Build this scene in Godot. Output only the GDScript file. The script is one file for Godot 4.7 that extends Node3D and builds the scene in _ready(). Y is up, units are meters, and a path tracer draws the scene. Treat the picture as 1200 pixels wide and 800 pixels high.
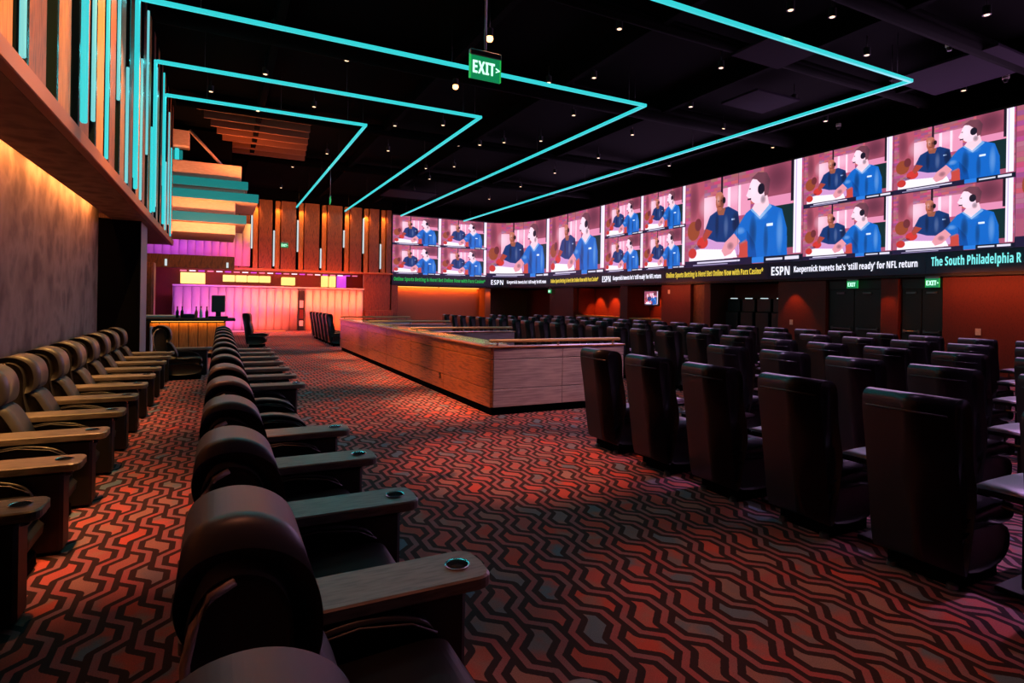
extends Node3D
# A long, dark sports-viewing hall: recliners, wood counter, rows of chairs, video wall, teal light frames.
# World: x to the right of the hall's long axis, y up, -z down the hall ("depth" d = -z).

const ADDED_ROW_LAMPS := [[5.3, 1.6], [5.3, 4.4], [7.6, 2.6], [7.8, 5.6], [9.9, 4.2], [10.2, 7.0], [12.6, 5.6]]  # places of the lamps added over the chair rows
var M := {}
var boxes := {}
var counts := {}
var rng := RandomNumberGenerator.new()

# ---------------------------------------------------------------- helpers
func P(x: float, y: float, d: float) -> Vector3:
	return Vector3(x, y, -d)

func numbered(called: String) -> String:
	if not counts.has(called):
		counts[called] = 0
		return called
	counts[called] += 1
	return "%s_%03d" % [called, counts[called]]

func thing(called: String, label: String, category: String, at := Vector3.ZERO, turn := 0.0, group := "") -> Node3D:
	var o := Node3D.new()
	o.name = numbered(called)
	add_child(o)
	o.position = at
	o.rotation.y = turn
	o.set_meta("label", label)
	o.set_meta("category", category)
	if group:
		o.set_meta("group", group)
	return o

func structure(called: String, label := "") -> Node3D:
	var o := Node3D.new()
	o.name = called
	add_child(o)
	o.set_meta("kind", "structure")
	if label:
		o.set_meta("label", label)
		o.set_meta("category", called.get_slice("_", 0))
	return o

func part(parent: Node3D, called: String, mesh: Mesh, m: Material, at := Vector3.ZERO, turn := Vector3.ZERO) -> MeshInstance3D:
	var o := MeshInstance3D.new()
	o.name = called
	o.mesh = mesh
	o.material_override = m
	o.position = at
	o.rotation = turn
	parent.add_child(o, true)
	return o

func dup(src: Node3D, at: Vector3, turn: float, label: String, group: String) -> Node3D:
	var r: Node3D = src.duplicate()
	r.name = numbered(String(src.name).rstrip("0123456789").trim_suffix("_"))
	add_child(r)
	r.position = at
	r.rotation.y = turn
	r.set_meta("label", label)
	r.set_meta("group", group)
	return r

func quad(st: SurfaceTool, a: Vector3, b: Vector3, c: Vector3, d: Vector3) -> void:
	# a b c d run counter-clockwise seen from outside
	st.add_vertex(a); st.add_vertex(c); st.add_vertex(b)
	st.add_vertex(a); st.add_vertex(d); st.add_vertex(c)

func tri(st: SurfaceTool, a: Vector3, b: Vector3, c: Vector3) -> void:
	st.add_vertex(a); st.add_vertex(c); st.add_vertex(b)

func bev(sx: float, sy: float, sz: float, c := 0.01) -> ArrayMesh:
	# a box with chamfered edges, centred
	var key := "%.4f %.4f %.4f %.4f" % [sx, sy, sz, c]
	if boxes.has(key):
		return boxes[key]
	c = minf(c, 0.45 * minf(sx, minf(sy, sz)))
	var st := SurfaceTool.new()
	st.begin(Mesh.PRIMITIVE_TRIANGLES)
	st.set_smooth_group(-1)
	var h := Vector3(sx, sy, sz) / 2.0
	for ax in 3:
		var b := (ax + 1) % 3
		var e := (ax + 2) % 3
		for s in [-1.0, 1.0]:
			var p := []
			for q in [[-1, -1], [1, -1], [1, 1], [-1, 1]]:
				var v := Vector3()
				v[ax] = s * h[ax]
				v[b] = q[0] * (h[b] - c)
				v[e] = q[1] * (h[e] - c)
				p.append(v)
			if s > 0: quad(st, p[0], p[1], p[2], p[3])
			else: quad(st, p[3], p[2], p[1], p[0])
		# the four edges that run along ax
		for q in [[1, 1], [-1, 1], [-1, -1], [1, -1]]:
			var v1 := Vector3(); var v2 := Vector3()
			v1[b] = q[0] * h[b]; v1[e] = q[1] * (h[e] - c)
			v2[b] = q[0] * (h[b] - c); v2[e] = q[1] * h[e]
			var lo := h[ax] - c
			var a1 := v1; var a2 := v1; var b1 := v2; var b2 := v2
			a1[ax] = -lo; a2[ax] = lo; b1[ax] = -lo; b2[ax] = lo
			if q[0] * q[1] > 0: quad(st, a1, b1, b2, a2)
			else: quad(st, a2, b2, b1, a1)
	for i in 8:
		var s := Vector3(1 if i & 1 else -1, 1 if i & 2 else -1, 1 if i & 4 else -1)
		var x := Vector3(s.x * h.x, s.y * (h.y - c), s.z * (h.z - c))
		var y := Vector3(s.x * (h.x - c), s.y * h.y, s.z * (h.z - c))
		var z := Vector3(s.x * (h.x - c), s.y * (h.y - c), s.z * h.z)
		if s.x * s.y * s.z > 0: tri(st, x, y, z)
		else: tri(st, z, y, x)
	st.generate_normals()
	boxes[key] = st.commit()
	return boxes[key]

const ORD := ["", "first", "second", "third", "fourth", "fifth", "sixth", "seventh", "eighth", "ninth", "tenth", "eleventh", "twelfth", "thirteenth", "fourteenth", "fifteenth", "sixteenth", "seventeenth", "eighteenth", "nineteenth", "twentieth", "twenty-first", "twenty-second", "twenty-third", "twenty-fourth", "twenty-fifth"]

func span(parent: Node3D, called: String, x0: float, x1: float, y0: float, y1: float, d0: float, d1: float, m: Material, c := 0.01) -> MeshInstance3D:
	# a chamfered box between two corners, in hall coordinates relative to the parent
	return part(parent, called, bev(x1 - x0, y1 - y0, d1 - d0, c), m, P((x0 + x1) / 2, (y0 + y1) / 2, (d0 + d1) / 2))

func pillow(profile: Array, w: float, round_: float, steps := 3, shrink := -1.0) -> ArrayMesh:
	# a closed profile (counter-clockwise in x, y) carried along z over the width w, its ends rounded off
	var pts := PackedVector2Array()
	for p in profile: pts.append(Vector2(p[0], p[1]))
	var mid := Vector2()
	for p in pts: mid += p
	mid /= pts.size()
	var rad := 0.0
	for p in pts: rad = maxf(rad, p.distance_to(mid))
	if shrink < 0: shrink = round_
	var layers := []
	for k in steps + 1:
		var t := PI / 2 * k / steps
		layers.append([-w / 2 + round_ * (1 - sin(t)), shrink * (1 - cos(PI / 2 - t) )])
	var rest := []
	for l in layers: rest.push_front([-l[0], l[1]])
	layers += rest
	var st := SurfaceTool.new()
	st.begin(Mesh.PRIMITIVE_TRIANGLES)
	st.set_smooth_group(0)
	var rings := []
	for l in layers:
		var ring := []
		for p in pts:
			var dlt := p - mid
			var ln := dlt.length()
			var q := mid + dlt * (maxf(ln - l[1], 0.2 * ln) / maxf(ln, 0.0001))
			ring.append(Vector3(q.x, q.y, l[0]))
		rings.append(ring)
	var n := pts.size()
	for k in rings.size() - 1:
		for i in n:
			var j := (i + 1) % n
			quad(st, rings[k][i], rings[k][j], rings[k + 1][j], rings[k + 1][i])
	var idx := Geometry2D.triangulate_polygon(pts)
	var cw := Geometry2D.is_polygon_clockwise(pts)
	for t in idx.size() / 3:
		var a: int = idx[t * 3]; var b: int = idx[t * 3 + 1]; var c: int = idx[t * 3 + 2]
		var o := (pts[b] - pts[a]).cross(pts[c] - pts[a])
		if o < 0:
			var sw := b; b = c; c = sw
		tri(st, rings[-1][a], rings[-1][b], rings[-1][c])
		tri(st, rings[0][a], rings[0][c], rings[0][b])
	st.generate_normals()
	return st.commit()

func smooth_loop(pts: Array, n := 3) -> Array:
	# Chaikin corner cutting of a closed profile
	var p := pts
	for k in n:
		var q := []
		for i in p.size():
			var a: Array = p[i]; var b: Array = p[(i + 1) % p.size()]
			q.append([a[0] * .75 + b[0] * .25, a[1] * .75 + b[1] * .25])
			q.append([a[0] * .25 + b[0] * .75, a[1] * .25 + b[1] * .75])
		p = q
	return p

func tube(path: Array, r: float, sides := 8) -> ArrayMesh:
	var st := SurfaceTool.new()
	st.begin(Mesh.PRIMITIVE_TRIANGLES)
	st.set_smooth_group(0)
	var rings := []
	for k in path.size():
		var a: Vector3 = path[maxi(k - 1, 0)]; var b: Vector3 = path[mini(k + 1, path.size() - 1)]
		var t := (b - a).normalized()
		var u := t.cross(Vector3.UP if absf(t.y) < 0.9 else Vector3.RIGHT).normalized()
		var v := t.cross(u)
		var ring := []
		for i in sides:
			var an := TAU * i / sides
			ring.append(path[k] + (u * cos(an) + v * sin(an)) * r)
		rings.append(ring)
	for k in rings.size() - 1:
		for i in sides:
			var j := (i + 1) % sides
			quad(st, rings[k][i], rings[k][j], rings[k + 1][j], rings[k + 1][i])
	for i in range(1, sides - 1):
		tri(st, rings[0][0], rings[0][i + 1], rings[0][i])
		tri(st, rings[-1][0], rings[-1][i], rings[-1][i + 1])
	st.generate_normals()
	return st.commit()

func lathe(profile: Array, sides := 20) -> ArrayMesh:
	# profile: [radius, y] from the bottom upwards on the outside
	var st := SurfaceTool.new()
	st.begin(Mesh.PRIMITIVE_TRIANGLES)
	st.set_smooth_group(-1)
	for k in profile.size() - 1:
		for i in sides:
			var a := TAU * i / sides; var b := TAU * (i + 1) / sides
			var p: Array = profile[k]; var q: Array = profile[k + 1]
			var v := [Vector3(cos(a) * p[0], p[1], -sin(a) * p[0]), Vector3(cos(b) * p[0], p[1], -sin(b) * p[0]), Vector3(cos(b) * q[0], q[1], -sin(b) * q[0]), Vector3(cos(a) * q[0], q[1], -sin(a) * q[0])]
			if p[0] > 0.0001: tri(st, v[0], v[1], v[2])
			if q[0] > 0.0001: tri(st, v[0], v[2], v[3])
	st.generate_normals()
	return st.commit()

func letters(text: String, high: float, bold := true) -> ArrayMesh:
	var f := SystemFont.new()
	f.font_names = PackedStringArray(["Droid Sans"])
	f.font_weight = 700 if bold else 400
	var tm := TextMesh.new()
	tm.font = f
	tm.text = text
	tm.font_size = 48
	tm.pixel_size = 0.01
	tm.depth = 0.02
	tm.curve_step = 3.0
	var ar := tm.get_mesh_arrays()
	var am := ArrayMesh.new()
	var v: PackedVector3Array = ar[Mesh.ARRAY_VERTEX]
	var lo := Vector3(1e9, 1e9, 1e9); var hi := -lo
	for p in v:
		lo = lo.min(p); hi = hi.max(p)
	var k := high / (hi.y - lo.y)
	for i in v.size():
		v[i] = (v[i] - (lo + hi) / 2) * Vector3(k, k, 0.4)
	ar[Mesh.ARRAY_VERTEX] = v
	am.add_surface_from_arrays(Mesh.PRIMITIVE_TRIANGLES, ar)
	return am

func area(at: Vector3, look: Vector3, size: Vector2, color: Color, energy: float, called := "area_lamp") -> void:
	var l := AreaLight3D.new()
	l.name = numbered(called)
	l.area_size = size
	l.light_color = color
	l.light_energy = energy
	l.shadow_enabled = true
	l.set("area_range", 60.0)
	add_child(l)
	var up := Vector3.UP if absf(look.normalized().y) < 0.95 else Vector3(0, 0, -1)
	l.look_at_from_position(at, at + look, up)

func spot(at: Vector3, to: Vector3, angle: float, color: Color, energy: float, size := 0.06, soft := 0.6, called := "spot_lamp") -> void:
	var l := SpotLight3D.new()
	l.name = numbered(called)
	l.spot_angle = angle
	l.spot_angle_attenuation = soft
	l.spot_range = 60.0
	l.spot_attenuation = 2.0
	l.light_color = color
	l.light_energy = energy
	l.light_size = size
	l.shadow_enabled = true
	add_child(l)
	var dir := (to - at).normalized()
	l.look_at_from_position(at, to, Vector3.UP if absf(dir.y) < 0.95 else Vector3(0, 0, -1))

# ---------------------------------------------------------------- materials
func flat(r: int, g: int, b: int, rough := 0.6, metal := 0.0) -> StandardMaterial3D:
	var m := StandardMaterial3D.new()
	m.albedo_color = Color8(r, g, b)
	m.roughness = rough
	m.metallic = metal
	return m

func glow(r: int, g: int, b: int, e: float) -> StandardMaterial3D:
	var m := flat(r / 3, g / 3, b / 3, 0.4)
	m.emission_enabled = true
	m.emission = Color8(r, g, b)
	m.emission_energy_multiplier = e
	return m

func grain(colors: Array, seed_: int, freq: float, scale: Vector3, rough := 0.5, oct := 4, bump := 0.0) -> StandardMaterial3D:
	var n := FastNoiseLite.new()
	n.noise_type = FastNoiseLite.TYPE_SIMPLEX_SMOOTH
	n.seed = seed_
	n.frequency = freq
	n.fractal_octaves = oct
	var g := Gradient.new()
	var off := PackedFloat32Array(); var cs := PackedColorArray()
	for i in colors.size():
		off.append(0.15 + 0.7 * float(i) / (colors.size() - 1))
		cs.append(Color8(colors[i][0], colors[i][1], colors[i][2]))
	g.offsets = off
	g.colors = cs
	var t := NoiseTexture2D.new()
	t.width = 512; t.height = 512
	t.seamless = true
	t.noise = n
	t.color_ramp = g
	var m := StandardMaterial3D.new()
	m.albedo_texture = t
	m.uv1_triplanar = true
	m.uv1_world_triplanar = true
	m.uv1_scale = scale
	m.roughness = rough
	if bump > 0:
		var t2 := NoiseTexture2D.new()
		t2.width = 512; t2.height = 512
		t2.seamless = true
		t2.noise = n
		m.heightmap_enabled = true
		m.heightmap_texture = t2
		m.heightmap_scale = bump
	return m

func make_materials() -> void:
	M.leather = flat(40, 37, 39, 0.42)
	M.leather.rim_enabled = true; M.leather.rim = 0.15
	M.leather2 = flat(46, 42, 43, 0.5)
	M.shell = flat(22, 20, 22, 0.5)
	M.piping = flat(150, 130, 118, 0.4)
	M.black = flat(14, 14, 15, 0.5)
	M.slot_shade = flat(16, 30, 34, 0.25)  # dark teal of the shaded slots, put into the colour
	M.matte = flat(5, 5, 6, 0.9)
	M.chair = flat(30, 28, 30, 0.38)
	M.chair_side = flat(12, 11, 12, 0.5)
	M.ceiling = flat(6, 6, 6, 0.95)
	M.chrome = flat(200, 200, 205, 0.18, 1.0)
	M.brushed = flat(120, 120, 125, 0.35, 1.0)
	M.arm = grain([[76, 66, 61], [96, 85, 78], [108, 95, 88]], 11, 0.02, Vector3(0.6, 4, 4), 0.42)
	M.table = flat(204, 188, 200, 0.3)
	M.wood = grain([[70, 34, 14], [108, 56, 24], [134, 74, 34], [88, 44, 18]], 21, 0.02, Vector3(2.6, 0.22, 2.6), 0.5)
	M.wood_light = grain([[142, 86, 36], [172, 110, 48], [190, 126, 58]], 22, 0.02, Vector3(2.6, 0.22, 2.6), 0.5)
	M.counter = grain([[92, 44, 18], [140, 74, 32], [164, 92, 44], [120, 60, 26]], 23, 0.016, Vector3(0.25, 3.0, 0.25), 0.3)
	M.counter.clearcoat_enabled = true; M.counter.clearcoat = 0.6; M.counter.clearcoat_roughness = 0.22
	M.plaster = grain([[84, 62, 50], [112, 88, 74], [128, 104, 90], [98, 76, 64]], 31, 0.008, Vector3(0.3, 0.24, 0.3), 0.8, 5)
	M.fascia = flat(150, 84, 40, 0.45)
	M.red_wall = grain([[84, 24, 14], [100, 32, 18], [92, 27, 15]], 41, 0.03, Vector3(1.5, 0.5, 1.5), 0.7)
	M.drape = flat(206, 190, 184, 0.7)
	M.tan = grain([[206, 166, 138], [220, 182, 154]], 51, 0.02, Vector3(0.5, 2, 0.5), 0.6)
	M.rail = flat(176, 140, 92, 0.3)
	M.pier = flat(118, 112, 114, 0.6)
	M.cream = flat(205, 198, 192, 0.5)
	M.slate = flat(40, 34, 44, 0.9)
	M.baffle = flat(120, 74, 48, 0.7)
	for k in ["ceiling", "matte", "slate"]: M[k].metallic_specular = 0.12
	M.teal = glow(52, 208, 212, 1.05)
	M.teal_soft = glow(10, 128, 128, 0.8)
	M.pale_teal = glow(120, 216, 220, 0.9)
	M.stick = glow(208, 226, 230, 0.9)
	M.cove = glow(255, 170, 80, 2.0)
	M.down = glow(255, 206, 160, 2.5)
	M.star = glow(255, 176, 104, 6.0)
	M.laminate = grain([[150, 134, 142], [176, 158, 166], [192, 174, 180]], 24, 0.016, Vector3(0.2, 3.0, 0.2), 0.36)
	M.laminate.metallic = 0.25
	M.exit_green = glow(18, 150, 92, 0.75)
	M.exit_text = glow(190, 255, 220, 1.6)
	M.warm_panel = glow(255, 214, 120, 1.3)
	M.purple_panel = glow(190, 60, 220, 1.1)
	M.orange_glow = glow(255, 110, 60, 1.0)
	M.pink_glow = glow(255, 130, 170, 1.0)
	M.tick_white = glow(235, 235, 250, 1.2)
	M.tick_yellow = glow(236, 206, 70, 1.0)
	M.tick_green = glow(30, 190, 80, 0.9)
	M.tick_teal = glow(120, 226, 226, 1.2)
	M.tick_dark = glow(10, 12, 30, 0.6)
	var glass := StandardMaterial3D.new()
	glass.albedo_color = Color(0.62, 0.85, 0.76, 0.35)  # green tint stands in for the exit sign reflected in the ledge
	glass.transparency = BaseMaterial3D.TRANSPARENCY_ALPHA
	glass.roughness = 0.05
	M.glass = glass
	M.carpet = StandardMaterial3D.new()
	M.carpet.albedo_texture = ImageTexture.create_from_image(carpet_image())
	M.carpet.roughness = 0.95
	M.picture = StandardMaterial3D.new()
	M.picture.albedo_color = Color8(8, 8, 10)
	M.picture.roughness = 0.5
	M.picture.emission_enabled = true
	M.picture.emission = Color.BLACK
	M.picture.emission_operator = BaseMaterial3D.EMISSION_OP_ADD
	M.picture.emission_texture = ImageTexture.create_from_image(broadcast_image())
	M.picture.emission_energy_multiplier = 1.15

const TILE_X := 0.338
const TILE_D := 0.485
const TILES := 8

func carpet_image() -> Image:
	# two stepped lines to a repeat; the cells between them hold woven blocks
	var w := 1024; var h := 1472
	var tw := w / TILES; var th := h / TILES
	var segs := []
	for k in range(-2, 4):
		for q in [[0.0, 0.0], [0.169, -0.14]]:
			for m in range(-2, 4):
				var ox: float = q[0] + k * TILE_X; var oy: float = q[1] + m * TILE_D
				var v := [Vector2(ox, oy), Vector2(ox, oy + 0.155), Vector2(ox + 0.097, oy + 0.245), Vector2(ox + 0.097, oy + 0.40), Vector2(ox, oy + 0.485)]
				for i in 4: segs.append([v[i], v[i + 1]])
	# distance to the lines over one repeat, and which cell a block lies in
	var far := PackedFloat32Array()
	far.resize(tw * th)
	for j in th:
		for i in tw:
			var p := Vector2((i + 0.5) / tw * TILE_X, (j + 0.5) / th * TILE_D)
			var best := 1.0
			for sg in segs:
				var a: Vector2 = sg[0]
				if absf(a.x - p.x) > 0.25 or absf(a.y - p.y) > 0.3: continue
				best = minf(best, p.distance_to(Geometry2D.get_closest_point_to_segment(p, a, sg[1])))
			far[j * tw + i] = best
	var tints := [[176, 78, 74], [146, 100, 96], [118, 104, 112], [92, 108, 126], [184, 72, 60], [156, 82, 80], [138, 108, 106], [170, 76, 66]]
	var r := RandomNumberGenerator.new()
	r.seed = 7
	var pick := []
	for i in TILES * TILES * 4: pick.append(r.randi() % tints.size())
	var n := FastNoiseLite.new()
	n.seed = 3
	n.frequency = 0.03
	var soft := n.get_seamless_image(w / 4, h / 4)
	var yarn := FastNoiseLite.new()
	yarn.seed = 5
	yarn.frequency = 0.35
	var data := PackedByteArray()
	data.resize(w * h * 3)
	for j in h:
		for i in w:
			var e := far[(j % th) * tw + (i % tw)]
			var c := [40, 4, 9]
			var s := soft.get_pixel(i / 4, j / 4).r
			if e < 0.019:
				c = [164 - 34 * s, 66 + 30 * s, 70 + 34 * s]
			elif e > 0.058:
				# each repeat holds two blocks; a point belongs to the nearer one
				var x := float(i) / tw; var y := float(j) / th
				var x1 := floorf(x - 0.385 + 0.5); var y1 := floorf(y - 0.256 + 0.5)
				var x2 := floorf(x - 0.89 + 0.5); var y2 := floorf(y - 0.773 + 0.5)
				var first := Vector2((x - 0.385 - x1) * TILE_X, (y - 0.256 - y1) * TILE_D).length() < Vector2((x - 0.89 - x2) * TILE_X, (y - 0.773 - y2) * TILE_D).length()
				var id := (posmod(int(y1 if first else y2), TILES) * TILES + posmod(int(x1 if first else x2), TILES)) * 2 + (0 if first else 1)
				var a: Array = tints[pick[id]]
				var b: Array = tints[pick[id + TILES * TILES * 2]]
				var t := clampf((s - 0.35) * 3.0, 0.0, 1.0)
				c = [lerpf(a[0], b[0], t), lerpf(a[1], b[1], t), lerpf(a[2], b[2], t)]
			var k := 1.0 + 0.2 * yarn.get_noise_2d(i, j)
			var at := (j * w + i) * 3
			data[at] = int(clampf(c[0] * k, 0, 255))
			data[at + 1] = int(clampf(c[1] * k, 0, 255))
			data[at + 2] = int(clampf(c[2] * k, 0, 255))
	return Image.create_from_data(w, h, false, Image.FORMAT_RGB8, data)

func blob(im: Image, cx: float, cy: float, rx: float, ry: float, c: Color) -> void:
	for y in range(maxi(0, int(cy - ry)), mini(im.get_height(), int(cy + ry) + 1)):
		for x in range(maxi(0, int(cx - rx)), mini(im.get_width(), int(cx + rx) + 1)):
			var a := (x - cx) / rx; var b := (y - cy) / ry
			if a * a + b * b <= 1.0: im.set_pixel(x, y, c)

func poly(im: Image, pts: Array, c: Color) -> void:
	var p := PackedVector2Array()
	var lo := Vector2(1e9, 1e9); var hi := -lo
	for q in pts:
		var v := Vector2(q[0], q[1])
		p.append(v); lo = lo.min(v); hi = hi.max(v)
	for y in range(maxi(0, int(lo.y)), mini(im.get_height(), int(hi.y) + 1)):
		for x in range(maxi(0, int(lo.x)), mini(im.get_width(), int(hi.x) + 1)):
			if Geometry2D.is_point_in_polygon(Vector2(x + .5, y + .5), p): im.set_pixel(x, y, c)

func broadcast_image() -> Image:
	# what the video wall shows: two men in blue polo shirts at a desk, pink brick behind
	var w := 480; var h := 300
	var im := Image.create(w, h, false, Image.FORMAT_RGB8)
	im.fill(Color8(168, 84, 112))
	var r := RandomNumberGenerator.new()
	r.seed = 9
	for j in 22:                                   # brick courses printed in the picture
		for i in 17:
			var c := Color8(150 + r.randi() % 50, 70 + r.randi() % 40, 100 + r.randi() % 40)
			im.fill_rect(Rect2i(i * 30 - (15 if j % 2 else 0), j * 11, 29, 10), c)
	im.fill_rect(Rect2i(24, 0, 66, 190), Color8(176, 82, 104))
	im.fill_rect(Rect2i(90, 60, 60, 110), Color8(236, 176, 200))
	im.fill_rect(Rect2i(170, 40, 120, 100), Color8(232, 150, 184))
	im.fill_rect(Rect2i(196, 40, 12, 100), Color8(250, 214, 232))
	im.fill_rect(Rect2i(240, 40, 10, 100), Color8(250, 214, 232))
	im.fill_rect(Rect2i(166, 0, 9, 190), Color8(40, 18, 36))
	im.fill_rect(Rect2i(340, 0, 100, 96), Color8(150, 70, 94))
	im.fill_rect(Rect2i(340, 96, 106, 34), Color8(226, 140, 178))
	im.fill_rect(Rect2i(330, 128, 120, 130), Color8(16, 40, 44))
	im.fill_rect(Rect2i(438, 0, 10, 120), Color8(30, 20, 34))
	blob(im, 40, 170, 30, 34, Color8(150, 70, 44))
	blob(im, 62, 150, 16, 22, Color8(110, 44, 52))
	poly(im, [[20, 250], [100, 190], [240, 196], [250, 268], [20, 272]], Color8(206, 150, 206))
	poly(im, [[20, 268], [60, 236], [230, 250], [240, 276], [20, 282]], Color8(248, 238, 250))
	blob(im, 84, 216, 26, 20, Color8(206, 54, 50))
	blob(im, 36, 250, 20, 18, Color8(196, 52, 48))
	poly(im, [[84, 196], [118, 126], [160, 108], [200, 104], [240, 126], [250, 190], [220, 226], [150, 218], [120, 206]], Color8(22, 52, 112))
	poly(im, [[84, 196], [100, 168], [130, 180], [96, 214]], Color8(170, 66, 54))
	poly(im, [[148, 108], [188, 106], [180, 130], [156, 128]], Color8(150, 84, 66))
	blob(im, 162, 82, 19, 31, Color8(176, 96, 76))
	blob(im, 158, 62, 17, 14, Color8(190, 112, 92))
	blob(im, 180, 80, 7, 11, Color8(30, 20, 28))
	poly(im, [[206, 216], [236, 180], [272, 136], [306, 118], [362, 118], [408, 140], [426, 200], [428, 292], [282, 292], [276, 220], [232, 236]], Color8(20, 100, 196))
	poly(im, [[282, 292], [276, 190], [310, 240], [318, 292]], Color8(14, 76, 162))
	poly(im, [[188, 222], [226, 196], [250, 224], [214, 262], [186, 270], [172, 250]], Color8(228, 150, 164))
	poly(im, [[250, 236], [280, 226], [282, 282], [246, 276]], Color8(196, 70, 62))
	poly(im, [[296, 124], [320, 90], [354, 90], [362, 122], [326, 152]], Color8(250, 206, 222))
	poly(im, [[296, 124], [326, 152], [364, 118], [372, 128], [328, 162], [290, 128]], Color8(120, 170, 226))
	blob(im, 316, 66, 34, 44, Color8(250, 214, 232))
	poly(im, [[282, 60], [272, 80], [286, 92], [300, 92]], Color8(250, 214, 232))
	poly(im, [[290, 28], [318, 12], [350, 18], [364, 44], [358, 88], [344, 92], [338, 58], [312, 34]], Color8(112, 62, 78))
	blob(im, 330, 66, 13, 17, Color8(28, 22, 40))
	im.fill_rect(Rect2i(278, 90, 14, 5), Color8(24, 20, 34))
	im.fill_rect(Rect2i(352, 178, 24, 9), Color8(220, 234, 255))
	im.fill_rect(Rect2i(214, 146, 14, 6), Color8(170, 196, 240))
	# soft folds, cheeks and bright patches of the footage
	for q in [[300, 200, 16, 60, -0.25], [350, 230, 10, 60, -0.2], [400, 210, 14, 70, 0.18], [330, 150, 30, 16, 0.15], [250, 190, 22, 14, 0.2], [150, 160, 10, 50, -0.25], [190, 170, 12, 44, 0.14], [230, 160, 16, 40, -0.3], [172, 84, 10, 26, -0.25], [154, 76, 8, 18, 0.2], [300, 60, 16, 34, 0.2], [338, 100, 12, 16, -0.25], [100, 90, 40, 50, 0.25], [220, 70, 40, 40, 0.2], [40, 60, 26, 80, -0.2], [390, 40, 50, 50, -0.2], [130, 256, 60, 14, 0.2], [60, 230, 20, 10, -0.3], [210, 236, 16, 14, -0.2]]:
		for y in range(maxi(0, q[1] - q[3]), mini(h, q[1] + q[3])):
			for x in range(maxi(0, q[0] - q[2]), mini(w, q[0] + q[2])):
				var rr := Vector2(float(x - q[0]) / q[2], float(y - q[1]) / q[3]).length()
				if rr < 1.0:
					var c0 := im.get_pixel(x, y)
					var kk: float = q[4] * (1.0 - rr * rr)
					im.set_pixel(x, y, c0.lerp(Color(1, 0.94, 1) if kk > 0 else Color(0.05, 0.02, 0.08), absf(kk) * 1.6))
	blob(im, 156, 80, 2.5, 2, Color8(60, 28, 26)); blob(im, 168, 80, 2.5, 2, Color8(60, 28, 26))
	im.fill_rect(Rect2i(154, 97, 14, 3), Color8(110, 44, 44))
	im.fill_rect(Rect2i(284, 58, 6, 4), Color8(110, 70, 86))
	im.fill_rect(Rect2i(0, 278, 300, 22), Color8(30, 22, 54))
	im.fill_rect(Rect2i(60, 283, 190, 6), Color8(214, 206, 232))
	im.fill_rect(Rect2i(40, 292, 160, 4), Color8(150, 140, 178))
	im.fill_rect(Rect2i(298, 280, 46, 18), Color8(40, 120, 214))
	im.fill_rect(Rect2i(344, 280, 136, 20), Color8(20, 18, 40))
	im.fill_rect(Rect2i(352, 286, 60, 7), Color8(206, 206, 226))
	im.fill_rect(Rect2i(448, 0, 26, 276), Color8(246, 236, 255))
	im.fill_rect(Rect2i(454, 0, 4, 276), Color8(206, 186, 226))
	im.fill_rect(Rect2i(420, 284, 48, 10), Color8(226, 220, 240))
	return im

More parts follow.
